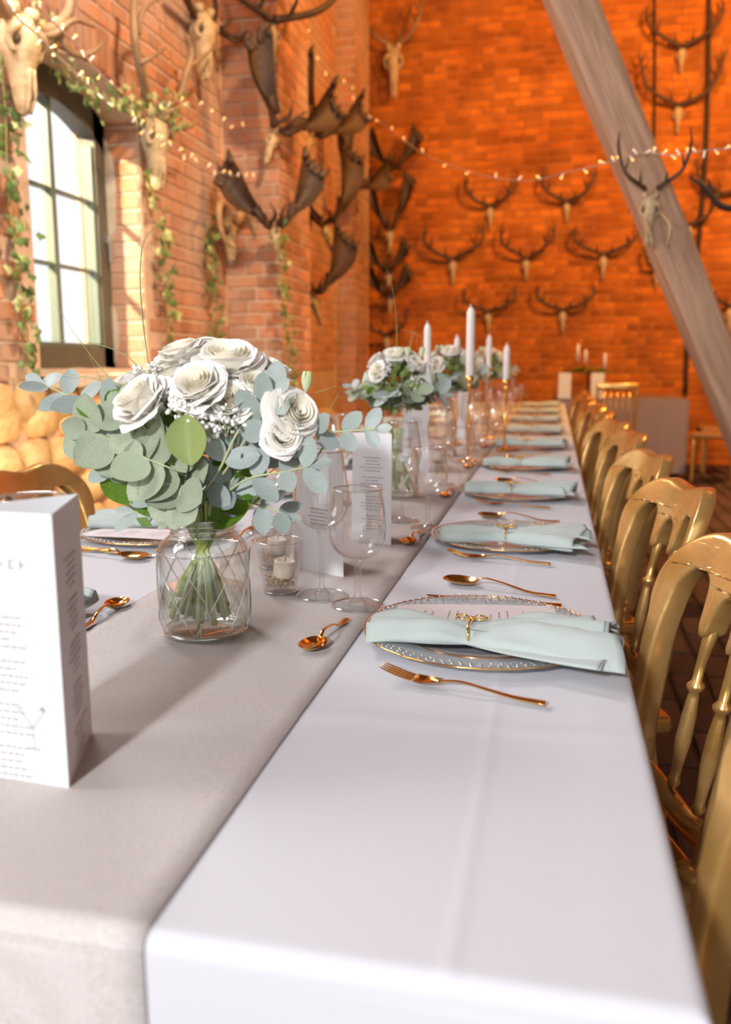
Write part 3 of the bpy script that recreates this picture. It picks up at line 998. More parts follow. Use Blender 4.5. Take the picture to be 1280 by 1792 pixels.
def napkin(name, label, loc, rz, seed, grey=False, L=.31, ringx=None, flare=.058, tip=.040, prof=None):
    rr = random.Random(seed)
    t = thing('napkin', label, 'napkin', loc, rz, 'sage linen napkins on the plates')
    rx = .0 if ringx is None else ringx
    ph = rr.uniform(0, 6)
    def shape(u, layer):
        x = -L/2+L*u
        d_ = (x-rx)
        if d_ < 0: k = min(1, -d_/(rx+L/2)); hw = .024+(tip-.024)*k**.8; h = .017+.006*sin(k*pi)
        else: k = min(1, d_/(L/2-rx)); hw = .024+(flare-.024)*k**.7; h = .017+.012*sin(k*pi*.75)
        return x, hw, h, k, d_
    def fn_for(layer):
        def fn(u, v):
            x, hw, h, k, d_ = shape(u, layer)
            a = 2*pi*v
            ca, sa = cos(a), sin(a)
            y = hw*math.copysign(abs(ca)**.8, ca)
            zt = max(0, sa)**.7*h
            # pleats running to the ring
            pl = .0048*sin(y/hw*7+ph+k*1.2)*min(1, k*1.6+.15)
            pl += .0065*noise.noise(Vector((x*22, y*40, seed)))
            z = .002+zt+(pl if sa > .05 else 0)
            edge = u if d_ > 0 else 1-u
            y += .009*noise.noise(Vector((x*14, seed, 0)))
            if d_ > 0: x += .018*k*k*sin(y/hw*2.1+ph)
            else: x += -.006*k*cos(y/hw*1.5)
            return (x, y, z)
        return fn
    mb = MB()
    f0 = fn_for(0)
    mb.grid(f0, 36, 36)
    # end caps
    for u in (0, 1):
        ring = [Vector(f0(u, j/36)) for j in range(36)]
        c = sum(ring, Vector())/36
        c.x += (.010 if u == 0 else -.022)
        mb.add(ring+[c], [((j+1) % 36, j, 36) if u else (j, (j+1) % 36, 36) for j in range(36)])
    # upper folded flap on the wide side, hem lifted
    def flap(u, v):
        d_ = u*(L/2-rx+.012)
        x = rx+d_; k = u
        hw = .020+(flare*.86-.020)*k**.75
        y = hw*(v-.5)*2*.78+.012*k
        z = .021+.012*sin(k*pi*.75)+.007*k*sin(v*6+ph)+.0035*sin(v*15+ph*2)*k-.022*k*abs(v-.5)*2
        x += .012*k*sin(v*3.3+ph)
        return (x, y, z)
    mb.grid(flap, 18, 18)
    # lower fold sticking out under the first
    def low(u, v):
        d_ = u*(L/2-rx+.004); k = u
        hw = .020+(flare*1.12-.020)*k**.6
        y = hw*(v-.5)*2-.010*k
        x = rx+d_+.016*k*cos(v*5+ph)
        z = .0035+.004*abs(sin(v*7+ph))*k+.006*k
        return (x, y, z)
    mb.grid(low, 16, 18)
    o = mb.build('folded_cloth', M['napkin'], t)
    md = o.modifiers.new('thick', 'SOLIDIFY'); md.thickness = .0009; md.offset = 0
    # hem seams
    hm = MB()
    hm.tube([Vector(flap(.97, v/20))+Vector((0, 0, .0006)) for v in range(21)], .0006, 4)
    hm.tube([Vector(low(.985, v/20))+Vector((0, 0, .0006)) for v in range(21)], .0006, 4)
    hm.build('hem', M['napkin_hem'], t)
    # gold ring with knot
    rm = MB()
    c = []
    for k in range(25):
        a = 2*pi*k/24
        c.append((rx+.0015*sin(2*a), .0268*cos(a), .0125+.0145*sin(a)))
    rm.tube(c, .0016, 6, cap=False)
    rm.build('napkin_ring', M['ringgold'], t)
    kn = MB()
    for sg in (-1, 1):
        tubec(kn, [(rx, .006, .0275), (rx+sg*.010, .010, .031), (rx+sg*.021, .006, .030), (rx+sg*.012, .002, .028), (rx, .004, .0275)], .0015, 6, 5)
    kn.ball((rx, .006, .0285), .0030, 1)
    kn.build('ring_bow', M['ringgold'], t)
    return t

def text_lines(mb, org, ux, uz, n, rows, rr, lh, th, w0=.02, w1=.06, centre=None):
    """rows of small word-like strokes: print too small or blurred to read"""
    for r_ in range(rows):
        if r_ % 6 == 5: continue
        W_ = rr.uniform(w0, w1)
        x = -W_/2 if centre is not None else 0
        e = x+W_
        while x < e:
            l = rr.uniform(.003, .008)
            a = org+ux*x+uz*(-r_*lh); b = a+ux*l
            q = [a, b, b+uz*th, a+uz*th]
            mb.add([p+n*.0004 for p in q], [(0, 1, 2, 3)], 0, False)
            x += l+.0016

def panel(mb, a, b, z0, z1, bow=0.0, th=.0004):
    """upright paper panel from a to b"""
    a, b = Vector(a), Vector(b)
    n = Vector(((b-a).y, -(b-a).x, 0)).normalized()
    def fn(u, v):
        p = a.lerp(b, u)+n*bow*sin(u*pi)*(1)
        return (p.x, p.y, z0+(z1-z0)*v)
    mb.grid(fn, 8, 4)
    mb.grid(lambda u, v: tuple(Vector(fn(u, v))-n*th), 8, 4)
    return n
def tent(label, V3, h, z=ZT+.002, marks=None, bow=0):
    c = sum((Vector((*v_, 0)) for v_ in V3), Vector())/3
    t = thing('menu_card', label, 'menu card', (c.x, c.y, z), 0, 'three-sided standing menu cards')
    loc = [Vector((*v_, 0))-c for v_ in V3]
    for i in range(3):
        mb = MB(); a, b = loc[i], loc[(i+1) % 3]
        n = panel(mb, a, b, 0, h, bow)
        o = mb.build('panel', M['paper'], t)
        if marks and marks[i]:
            mk = MB()
            marks[i](mk, a, b, n, h)
            tag(mk.build('print', M['ink'], o), kind='stuff')
    return t

def setting_right(i, xc, yc, rr):
    nm = ORD[i]
    side = 'right-hand side'
    pl = plate0 if i == 0 else None
    return nm

def place_setting(i, xc, yc, sgn, seed, lod, **kw):
    """sgn=+1: guests on the right (+x); -1: on the left. knife/spoon on the guest's right"""
    rr = random.Random(seed)
    side = 'right' if sgn > 0 else 'left'
    nm = ORD[i]
    where = '%s place setting from the camera, %s side' % (nm, side)
    lab = 'clear glass plate with beaded gold edge, ' + where
    global _pl
    if _pl is None:
        _pl = plate0; plate0.location = (xc, yc, ZT+.002); plate0['label'] = lab
    else: dup(plate0, (xc, yc, ZT+.002), rr.uniform(0, 1), lab)
    j = lambda s_=.006: rr.uniform(-s_, s_)
    if not kw.get('nonap'):
        napkin('napkin', 'sage green napkin in a gold ring, ' + where, (xc+kw.get('nx', 0), yc+kw.get('ny', -.06)+j(), ZT+.0175), (0 if sgn > 0 else pi)+kw.get('nr', 0)+j(.06), seed,
               L=kw.get('L', .305), ringx=kw.get('ringx', -.015), flare=kw.get('flare', .056), tip=kw.get('tip', .036))
    # cutlery
    fy = yc-sgn*.185
    ky = yc+sgn*.185
    lay('fork', D_fork, kw.get('f0', (xc-sgn*.13, fy+j(), 0)), kw.get('f1', (xc+sgn*.115, fy-.03+j(), 0)), 'gold fork, ' + where, 'fork', 'gold cutlery')
    lay('table_spoon', D_spoon, kw.get('s0', (xc-sgn*.11, ky+sgn*.10+j(), 0)), kw.get('s1', (xc+sgn*.135, ky+sgn*.04+j(), 0)), 'gold table spoon, ' + where, 'spoon', 'gold cutlery')
    lay('knife', D_knife, kw.get('k0', (xc-sgn*.12, ky+sgn*.005+j(), 0)), kw.get('k1', (xc+sgn*.14, ky+sgn*.0+j(), 0)), 'gold knife, ' + where, 'knife', 'gold cutlery')
    lay('dessert_spoon', D_dess, kw.get('d0', (xc-sgn*.20, yc-sgn*.10+j(), 0)), kw.get('d1', (xc-sgn*.19, yc+sgn*.03+j(), 0)), 'small gold dessert spoon, ' + where, 'spoon', 'gold cutlery', z=ZT+.0045)
_pl = None
PY = [1.15, 1.815, 2.46, 3.13, 3.86, 4.66, 5.5, 6.4, 7.4]
# the nearest plate stands alone in detail
place_setting(0, -.085, PY[0], 1, 101, 0, L=.305, nx=.012, ny=-.062, ringx=-.022, flare=.085, tip=.046,
              f0=(-.218, .975, 0), f1=(.032, .915, 0), s0=(-.203, 1.455, 0), s1=(.045, 1.365, 0), k0=(-.213, 1.345, 0), k1=(.048, 1.315, 0),
              d0=(-.302, 1.028, 0), d1=(-.284, 1.172, 0))
place_setting(1, -.085, PY[1], 1, 102, 0, L=.275, nx=.01, ny=-.07, ringx=-.01, flare=.092, tip=.05, nr=.05)
for i in range(2, 9):
    place_setting(i, -.085-.002*i, PY[i], 1, 102+i, 1, L=.28, flare=.065+.02*(i % 2), tip=.04, nr=[0, 0, -.05, .06, -.03, .04, 0, .05, 0][i])
PL = [1.03, 1.71, 2.37, 3.02, 3.7, 4.4, 5.1, 5.9, 6.8]
for i, y in enumerate(PL):
    kw = dict(L=.28, flare=.07, tip=.04)
    if i == 0: kw.update(d0=(-.652, 1.195, 0), d1=(-.638, 1.052, 0), ny=.085, nx=.03)
    if i == 1: kw.update(s0=(-.745, 1.485, 0), s1=(-.965, 1.515, 0), k0=(-.735, 1.515, 0), k1=(-.965, 1.545, 0), ny=.035, nx=0)
    place_setting(i, -.84, y, -1, 202+i, 1, **kw)

# menu sheets on the plates
def sheet(label, quad, z, w_marks=True, seed=1):
    c = sum((Vector(q) for q in quad), Vector())/4
    t = thing('menu_sheet', label, 'menu sheet', (c.x, c.y, z), 0, 'flat menu sheets on the plates')
    q = [Vector(p)-c for p in quad]
    mb = MB()
    fn = lambda u, v: tuple(q[0].lerp(q[1], u).lerp(q[3].lerp(q[2], u), v)+Vector((0, 0, .0015*sin(u*pi)*1.0)))
    mb.grid(fn, 12, 6)
    mb.grid(lambda u, v: tuple(Vector(fn(u, v))-Vector((0, 0, .0005))), 12, 6)
    mb.build('sheet', M['paper_grey'], t)
    rr = random.Random(seed)
    mk = MB()
    for r_ in range(16):
        if r_ in (3, 7, 8, 12): continue
        u = .14+.05*r_
        a, b = (.2, .75) if r_ % 3 else (.3, .62)
        v_ = a
        while v_ < b:
            l = rr.uniform(.03, .08)
            P = [Vector(fn(u, v_)), Vector(fn(u+.008, v_)), Vector(fn(u+.008, v_+l)), Vector(fn(u, v_+l))]
            mk.add([p+Vector((0, 0, .0004)) for p in P], [(0, 1, 2, 3)], 0, False)
            v_ += l+.02
    tag(mk.build('print', M['ink'], t), kind='stuff')
    return t
zz = ZT+.0185
sheet('printed menu sheet beneath the napkin on the nearest right-hand plate', [(-.222, 1.10, 0), (.035, 1.10, 0), (.012, 1.275, 0), (-.216, 1.235, 0)], zz-.001, seed=3)
sheet('plain menu sheet on the left-hand plate behind the flower jar', [(-.985, 1.60, 0), (-.72, 1.60, 0), (-.72, 1.70, 0), (-.955, 1.70, 0)], zz-.001, seed=4)

# wine glasses
def wineglass_proto(kind):
    t = thing('wine_glass', '', 'wine glass', group='clear wine glasses')
    if kind == 'tall':
        bowl = [(.004, .110), (.014, .112), (.029, .121), (.040, .136), (.0455, .154), (.0450, .168), (.0425, .190), (.0385, .214), (.0352, .236)]
        stem = [(.0048, .100), (.0040, .085), (.0040, .05), (.0046, .025), (.0065, .013), (.012, .007), (.012, .0)]
        foot = .041; top = (.0352, .236); neck = [(.0045, .101), (.007, .105), (.0085, .108), (.006, .111)]
    else:
        bowl = [(.004, .074), (.014, .0755), (.029, .083), (.039, .096), (.0435, .113), (.0438, .132), (.042, .152), (.0395, .170), (.0375, .184)]
        stem = [(.0062, .069), (.0052, .058), (.0048, .035), (.0056, .02), (.009, .011), (.014, .006), (.014, .0)]
        foot = .041; top = (.0375, .184); neck = [(.006, .068), (.0085, .071), (.0095, .073), (.006, .0755)]
    prof = []
    c = catmull([(a, b, 0) for a, b in bowl], 4)
    mb = MB(); mb.lathe([(p.x, p.y) for p in c], 36)
    mb.lathe([(p.x-.0011, p.y+.0004) for p in c if p.x > .006][::-1], 36)
    mb.build('bowl', M['glass'], t)
    mb = MB()
    mb.tube([(top[0]*cos(2*pi*k/36), top[0]*sin(2*pi*k/36), top[1]) for k in range(37)], .0013, 6, cap=False)
    mb.build('rim', M['rimglass'], t)
    c = catmull([(a, b, 0) for a, b in stem+[]], 4)
    mb = MB(); mb.lathe([(p.x, p.y) for p in c], 14); mb.lathe(neck, 14)
    mb.build('stem', M['stemglass'], t)
    mb = MB()
    mb.lathe([(.008, .0085), (.018, .0048), (.030, .0028), (foot, .0016), (foot+.0004, .0008), (foot-.001, .0002), (.0, .0002)], 36)
    mb.build('foot', M['glass'], t)
    mb = MB()
    mb.tube([(foot*cos(2*pi*k/36), foot*sin(2*pi*k/36), .0012) for k in range(37)], .0008, 5, cap=False)
    mb.build('foot_rim', M['rimglass'], t)
    return t
GT = wineglass_proto('tall'); GS = wineglass_proto('short'); used = {}
def put_glass(p, x, y, label, sc=1.0):
    if p.name not in used:
        used[p.name] = 1; p.location = (x, y, ZT+.004); p['label'] = label; o = p
    else: o = dup(p, (x, y, ZT+.004), R.uniform(0, 6), label)
    return o
GPOS = [((-.356, 1.305), (-.287, 1.262)), ((-.342, 1.983), (-.268, 1.905)), ((-.33, 2.62), (-.262, 2.54)), ((-.335, 3.64), (-.265, 3.12)), ((-.335, 3.98), (-.262, 3.9)),
        ((-.34, 4.78), (-.265, 4.7)), ((-.335, 5.6), (-.262, 5.52)), ((-.34, 6.5), (-.265, 6.4)), ((-.34, 7.5), (-.265, 7.4))]
for i, (a, b) in enumerate(GPOS):
    put_glass(GT, *a, 'tall tapering wine glass, right side, %s pair from the camera' % ORD[i])
    put_glass(GS, *b, 'short round wine glass, right side, %s pair from the camera' % ORD[i])
for i, y in enumerate([.79, 1.86, 2.2, 2.85, 3.5, 4.2, 4.95, 5.7, 6.6]):
    if i == 1: a, b = (-.575, 1.70), (-.63, 1.80)
    else: a, b = (-.53 if i == 0 else -.56, y), (-.615, y+.07)
    put_glass(GT, *a, 'tall tapering wine glass, left side, %s pair from the camera' % ORD[i])
    if i: put_glass(GS, *b, 'short round wine glass, left side, %s pair from the camera' % ORD[i])

# votive tumblers
def votive(x, y, label, dx=.006, tilt=.12):
    t = thing('votive_glass', label, 'candle glass', (x, y, ZT+.004), 0, 'tumblers with tea candles')
    mb = MB()
    mb.lathe([(0, .001), (.0255, .001), (.0275, .003), (.029, .012), (.0395, .086)], 32)
    mb.lathe([(.0382, .086), (.0278, .012), (.0, .011)], 32)
    mb.build('tumbler', M['glass'], t)
    mb = MB()
    mb.tube([(.0389*cos(2*pi*k/32), .0389*sin(2*pi*k/32), .086) for k in range(33)], .0010, 6, cap=False)
    mb.tube([(.0270*cos(2*pi*k/32), .0270*sin(2*pi*k/32), .002) for k in range(33)], .0014, 6, cap=False)
    mb.build('rim', M['rimglass'], t)
    mb = MB(); rr = random.Random(3)
    for k in range(330):
        a = rr.uniform(0, 2*pi); rad = .0262*rr.random()**.5
        top = .014+.010*max(0, -cos(a-.4))*rad/.0262
        mb.ball((rad*cos(a), rad*sin(a), .0125+rr.random()*top), .0014, 1)
    tag(mb.build('bead_fill', M['bead'], t), kind='stuff')
    cd = thing('tea_candle', 'cream candle inside the tumbler: ' + label.split(',')[-1].strip(), 'candle', (x+dx, y, ZT+.029), 0, 'cream candles in tumblers')
    cd.rotation_euler = (.05, tilt, 0)
    m2 = MB(); m2.lathe([(0, .0), (.0165, .0), (.018, .002), (.018, .027), (.0165, .029), (.014, .0275), (0, .0265)], 28)
    m2.build('wax', M['cream'], cd)
    m2 = MB(); m2.tube([(0, 0, .026), (.001, 0, .034)], .0007, 5); m2.build('wick', M['inkdark'], cd)
votive(-.431, 1.318, 'clear glass tumbler with candle and gold beads, nearer of the two by the jar')
votive(-.497, 1.482, 'clear glass tumbler with candle and gold beads, farther of the two by the jar')
votive(-.43, 2.05, 'clear glass tumbler with candle and gold beads, before the second bouquet')
votive(-.40, 3.05, 'clear glass tumbler with candle and gold beads, between the candlesticks')

# menu tents
def marks_text(seed, rows=22, frac=.80, dx=0., extra=None, w0=.02, w1=.055):
    def f(mk, a, b, n, h):
        ux = (b-a).normalized(); uz = Vector((0, 0, 1))
        rr = random.Random(seed)
        text_lines(mk, (a+b)/2+uz*h*frac+ux*dx+n*.0004, ux, uz, n, rows, rr, .0068, .0016, w0, w1, centre=1)
        if extra: extra(mk, (a+b)/2, ux, uz, n, h)
    return f
def martini(mk, c, ux, uz, n, h):
    for k in range(7):
        a = c+ux*(.020-.011*k)+uz*h*.80+n*.0006
        mk.add([a, a+ux*.0016, a+ux*.0016+uz*.008, a+uz*.008], [(0, 1, 2, 3)], 0, False)
        for z_ in ((0, .0068) if k % 2 else (.0034,)):
            mk.add([a+uz*z_, a+ux*.006+uz*z_, a+ux*.006+uz*(z_+.0012), a+uz*(z_+.0012)], [(0, 1, 2, 3)], 0, False)
    def seg(x0, z0, x1, z1, w_=.0004):
        a = c+ux*x0+uz*z0+n*.0006; b = c+ux*x1+uz*z1+n*.0006
        d_ = (b-a).normalized(); s_ = d_.cross(n)*w_
        mk.add([a-s_, b-s_, b+s_, a+s_], [(0, 1, 2, 3)], 0, False)
    ox, oz = .022, .062
    seg(ox-.014, oz+.01, ox+.014, oz+.01); seg(ox-.014, oz+.01, ox, oz-.008); seg(ox+.014, oz+.01, ox, oz-.008)
    seg(ox, oz-.008, ox, oz-.028, .0003); seg(ox-.007, oz-.028, ox+.007, oz-.028, .0008)
    p = c+ux*(ox+.011)+uz*(oz+.011)+n*.0007
    mk.add([p+ux*.0025*cos(k)+uz*.0025*sin(k) for k in [0, 1.05, 2.1, 3.14, 4.2, 5.2]], [(0, 1, 2, 3, 4, 5)], 0, False)
B_ = (-.412, .642); R_ = (-.452, .752); L_ = (-.522, .648)
tent('large white three-sided menu card at the left edge, nearest the camera', [L_, B_, R_], .250,
     marks=[marks_text(5, 26, .62, -.012, martini, .03, .06), marks_text(6, 30, .80), None])
tent('white menu card standing behind the two nearest wine glasses', [(-.459, 1.489), (-.352, 1.436), (-.385, 1.545)], .232,
     marks=[marks_text(8, 5, .50, 0, None, .03, .05), marks_text(9, 24, .85), None])
tent('white printed menu card leaning close beside the second bouquet jar', [(-.405, 1.735), (-.318, 1.715), (-.345, 1.80)], .232,
     marks=[marks_text(11, 24, .78), None, None])
tent('white menu card standing between the second and third bouquet', [(-.50, 2.92), (-.41, 2.90), (-.44, 2.99)], .232, marks=[marks_text(12, 20), None, None])
tent('white menu card standing far down the long table', [(-.48, 4.32), (-.40, 4.3), (-.43, 4.38)], .232, marks=[None, None, None])

# ================================================================== FLOWERS
def rose_petal(w_=1.0, h_=1.0, curl=.35, seed=0):
    """petal rising from origin, cup facing -y; unit about 1"""
    mb = MB()
    def fn(u, v):
        s_ = (v-.5)*2
        wd = w_*(.30+.70*sin(min(1, u*1.15)*pi*.55))*(1-.25*max(0, u-.75)*2)
        ang = s_*1.0
        x = wd*sin(ang)*.62
        y = .42*(1-cos(ang))*-1.0*wd+.38*u**1.0
        z = h_*(u-.10*s_*s_*u)
        # outward curl of the lip
        c_ = max(0, u-.68)/.32
        y += curl*c_**1.6*(.8+.2*noise.noise(Vector((s_*2, seed, 0))))
        z -= curl*.55*c_**2.2
        y += .03*noise.noise(Vector((s_*3, u*4, seed)))
        return (x, y, z)
    mb.grid(fn, 9, 8)
    return mb
PETALS = [rose_petal(1.12, 1.04, .10+.07*k, k).data('petal', M['petal']) for k in range(4)]
def rose_core():
    mb = MB()
    T = 4.3
    def fn(u, v):
        th_ = v*T*2*pi
        r = .03+.40*v**.85
        rim = .035*abs(sin(th_*.83))+.012*sin(th_*2.3)
        h_ = (1.0-.10*v*v-.05*(1-v)**3)+rim
        c_ = max(0, u-.72)/.28
        rr_ = r*(.55+.45*min(1, u*1.5))+.055*c_**1.5
        return (rr_*cos(th_), rr_*sin(th_), .1+(h_-.1)*u-.035*c_**2)
    mb.grid(fn, 9, 110)
    return mb
_rc = rose_core(); _rc.ball((0, 0, .80), .03, 2, sc=(1, 1, 4))
D_core = _rc.data('rose_heart', M['petal_in'])
sep = MB()
for k in range(5):
    a = k*1.257
    def fn(u, v, a=a):
        r_ = .1+.42*u; wd = .13*(1-u)*sin(min(1, u*3+.25)*pi*.5)
        x = r_; y = wd*(v-.5)*2
        return (x*cos(a)-y*sin(a), x*sin(a)+y*cos(a), .10+.10*u-.25*u*u)
    sep.grid(fn, 5, 2)
sep.ball((0, 0, .05), .13, 2)
D_sep = sep.data('sepal', M['stem'])
def add_rose(bq, p, nrm, size, openness=1.0, seed=0, lite=False):
    """p: centre of the rose, nrm: facing"""
    rr = random.Random(seed)
    n = Vector(nrm).normalized()
    q = n.to_track_quat('Z', 'Y')
    s = size*1.0
    base = Vector(p)-n*s*.5
    r = link('rose', D_core, bq)
    r.rotation_mode = 'QUATERNION'
    r.rotation_quaternion = q @ Matrix.Rotation(rr.uniform(0, 6), 4, 'Z').to_quaternion()
    r.location = base; r.scale = (s, s, s)
    o = link('sepal', D_sep, r)
    for k in range(14 if not lite else 10):
        lay_ = k//5
        a = k*2.399+rr.uniform(-.15, .15)
        tilt = (.02+.17*lay_+rr.uniform(-.04, .05))*openness
        m = Matrix.Rotation(a, 4, 'Z') @ Matrix.Translation((0, .03+.03*lay_, .02)) @ Matrix.Rotation(-tilt, 4, 'X') @ Matrix.Diagonal((.88+.10*lay_, .9, .98-.08*lay_, 1))
        o = link('petal', PETALS[rr.randrange(4)], r)
        o.matrix_local = m
    return r

def leaf_disc(w_=.5, seed=0, tipw=.0, cup=.12, fold=.0):
    """leaf along +x from 0..1 lying in xy, normal z"""
    mb = MB()
    def fn(u, v):
        s_ = (v-.5)*2
        wd = w_*max(0.0, sin(pi*min(1, u)**(.85+tipw)))**.62+.006
        if u > .999 or u < .001: wd = .006
        return (u, wd*s_, cup*(s_*s_*wd)+.10*u*(1-u)*-1*cup*4+fold*abs(s_)*wd+.01*noise.noise(Vector((u*3, s_*2, seed))))
    mb.grid(fn, 12, 8)
    return mb
D_euc = [leaf_disc(.48, k, 0, .10+.05*k).data('leaf', M['euca']) for k in range(3)]
D_eucg = [leaf_disc(.30, k, .15, .12).data('leaf', M['euca_grey']) for k in range(3)]
def broad(m_, w_=.36):
    mb = leaf_disc(w_, 5, .25, .25, .25)
    return mb
D_broad = broad(0).data('broad_leaf', M['leaf']); D_olive = broad(0, .40).data('olive_leaf', M['leaf_olive'])
def orient(o, p, d, up, s, sy=1.0):
    x = Vector(d).normalized()
    z = Vector(up); z = (z-x*z.dot(x))
    if z.length < 1e-3: z = Vector((0, 0, 1))-x*x.z
    z.normalize(); y = z.cross(x)
    m = Matrix(((x.x*s, y.x*s*sy, z.x*s, p[0]), (x.y*s, y.y*s*sy, z.y*s, p[1]), (x.z*s, y.z*s*sy, z.z*s, p[2]), (0, 0, 0, 1)))
    o.matrix_local = m
def eucalyptus(bq, P, sizes, datas, seed, spread=.9, up=(0, -1, .3), n=7, pair=True, stemr=.0014):
    """branch along P (local coordinates) with leaf pairs"""
    rr = random.Random(seed)
    c = catmull(P, 10)
    mb = MB(); mb.tube(c, lerpl([stemr*1.5, stemr*.6], len(c)), 6)
    br_ = mb.build('eucalyptus_branch', M['stem_pale'], bq)
    for k in range(n):
        t = (k+.6)/n
        i = min(int(t*(len(c)-1)), len(c)-2)
        p = c[i]; d_ = (c[i+1]-c[i]).normalized()
        U = Vector(up).normalized()
        side = d_.cross(U).normalized()
        s = (sizes[0]+(sizes[1]-sizes[0])*t)*1.38
        rot = Matrix.Rotation(rr.uniform(-.45, .45)+(.6 if k % 2 else 0), 3, d_)
        for sg in ((-1, 1) if pair else (rr.choice((-1, 1)),)):
            dd = rot @ (d_*rr.uniform(.35, .75)+side*sg*spread)
            o = link('leaf', rr.choice(datas), br_)
            orient(o, p, dd, U+side*sg*-.15+Vector((rr.uniform(-.25, .25), rr.uniform(-.2, .2), rr.uniform(-.25, .25))), s*rr.uniform(.9, 1.1))
    # end leaf
    o = link('leaf', rr.choice(datas), br_)
    orient(o, c[-1], c[-1]-c[-3], up, sizes[1]*.9)
    return br_
def gyp(bq, blobs, seed, nper=60, rad=.0027):
    rr = random.Random(seed)
    mb = MB(); st = MB()
    for (c, r_) in blobs:
        c = Vector(c)
        for k in range(nper):
            v_ = Vector((rr.gauss(0, 1), rr.gauss(0, 1), rr.gauss(0, 1))).normalized()*r_*rr.random()**.45
            p = c+v_
            s = rad*rr.uniform(.6, 1.35)
            for m_ in range(3):
                mb.ball(p+Vector((rr.uniform(-1, 1), rr.uniform(-1, 1), rr.uniform(-1, 1)))*s*.7, s, 1)
            if k % 2 == 0:
                st.tube([c+Vector((0, 0, -r_*1.0)), (c+p)/2+Vector((0, 0, -r_*.15)), p], .0004, 3, cap=False)
    tag(mb.build('tiny_blossoms', M['gyp'], bq), kind='stuff')
    tag(st.build('blossom_stems', M['stem_pale'], bq), kind='stuff')
def blade(bq, P, r0=.0016, m='grass'):
    mb = MB(); c = catmull(P, 10)
    mb.tube(c, lerpl([r0, r0, r0*.5, r0*.2], len(c)), 5, flat=.5)
    return mb.build('grass_blade', M[m], bq)
def bud(bq, p, d, s):
    mb = MB(); q = Vector(d).to_track_quat('Z', 'Y').to_matrix()
    for k in range(5):
        a = k*1.257
        def fn(u, v, a=a):
            r_ = .28*sin(u*pi*.72+.15)*(1 if u < .8 else 1.0)+.10*max(0, u-.7)
            aa = a+(v-.5)*1.7*(1-.45*u)
            return tuple(q @ (Vector((r_*cos(aa), r_*sin(aa), u*1.1))*s)+Vector(p))
        mb.grid(fn, 6, 4)
    return mb.build('bud', M['bud'], bq)
def jar(label, x, y, fine=True):
    t = thing('glass_jar', label, 'vase', (x, y, ZT+.004), 0, 'diamond-cut glass jars')
    Rb, H = .0635, .165
    prof = [(0, .002), (.045, .002), (.056, .004), (.061, .010), (Rb, .02), (Rb, .115), (.060, .127), (.050, .136), (.0445, .140), (.0435, .150), (.045, .153), (.0455, .160), (.0435, .163)]
    mb = MB(); mb.lathe(prof, 48)
    mb.lathe([(a-.003, b+.002) for a, b in prof[3:]][::-1], 48)
    mb.build('jar_body', M['jar'], t)
    # diamond ridges
    mb = MB()
    N_ = 9
    for sg in (-1, 1):
        for k in range(N_):
            a0 = 2*pi*k/N_
            P = []
            for i in range(25):
                u = i/24
                z = .008+.113*u
                r_ = Rb+.0008 if z > .02 else .0605+(z-.008)*.25
                a = a0+sg*u*2*pi/N_*1.5
                P.append((r_*cos(a), r_*sin(a), z))
            mb.tube(P, .0011, 5)
    tag(mb.build('diamond_ridges', M['ridge'], t), kind='stuff')
    for r_, z, q in ((.0445, .163, .0016), (.0455, .156, .0013), (.0452, .149, .0012), (.0445, .141, .0014), (.058, .004, .0022), (Rb, .118, .0012)):
        mb = MB()
        mb.tube([(r_*cos(2*pi*k/40), r_*sin(2*pi*k/40), z) for k in range(41)], q, 6, cap=False)
        mb.build('glass_ring', M['ridge'], t)
    mb = MB()
    mb.lathe([(0, .007), (.055, .007), (.0585, .014), (.0595, .022), (.0595, .062), (.0575, .0625), (0, .062)], 40)
    mb.build('water', M['water'], t)
    return t
def stems(bq, n, seed, zt=.150, zb=-.0, rt=.030, rb=.046):
    """bundle of stems in the jar: crossing at the neck; local origin = jar base"""
    rr = random.Random(seed)
    for k in range(n):
        a = rr.uniform(0, 2*pi); r1 = rt*rr.random()**.5; r2 = rb*rr.random()**.5
        b_ = a+pi+rr.uniform(-.9, .9)
        z0 = rr.uniform(.014, .030)
        mb = MB()
        rad = rr.uniform(.0022, .0042)
        c = catmull([(r2*cos(b_), r2*sin(b_), z0), (r2*.5*cos(b_)+.0, r2*.5*sin(b_), .08), (r1*.4*cos(a), r1*.4*sin(a), .135), (r1*cos(a), r1*sin(a), .19)], 4)
        mb.tube(c, rad, 7)
        mb.build('flower_stem', M['stem'] if k % 3 else M['stem_pale'], bq)

JX, JY = -.470, 1.095
jar('diamond-cut clear glass jar holding the nearest bouquet', JX, JY)
bq = thing('bouquet', 'nearest bouquet of white roses, gypsophila and silvery eucalyptus', 'bouquet', (JX, JY, ZT+.006), 0, 'white rose bouquets')
O = Vector((JX, JY, ZT+.006))
def L(px, py, dy=0.0):
    """point in the bouquet, dy metres behind the jar's axis, local coordinates"""
    return on(px, py, 1, JY+dy)-O
stems(bq, 52, 77, rt=.034, rb=.054)
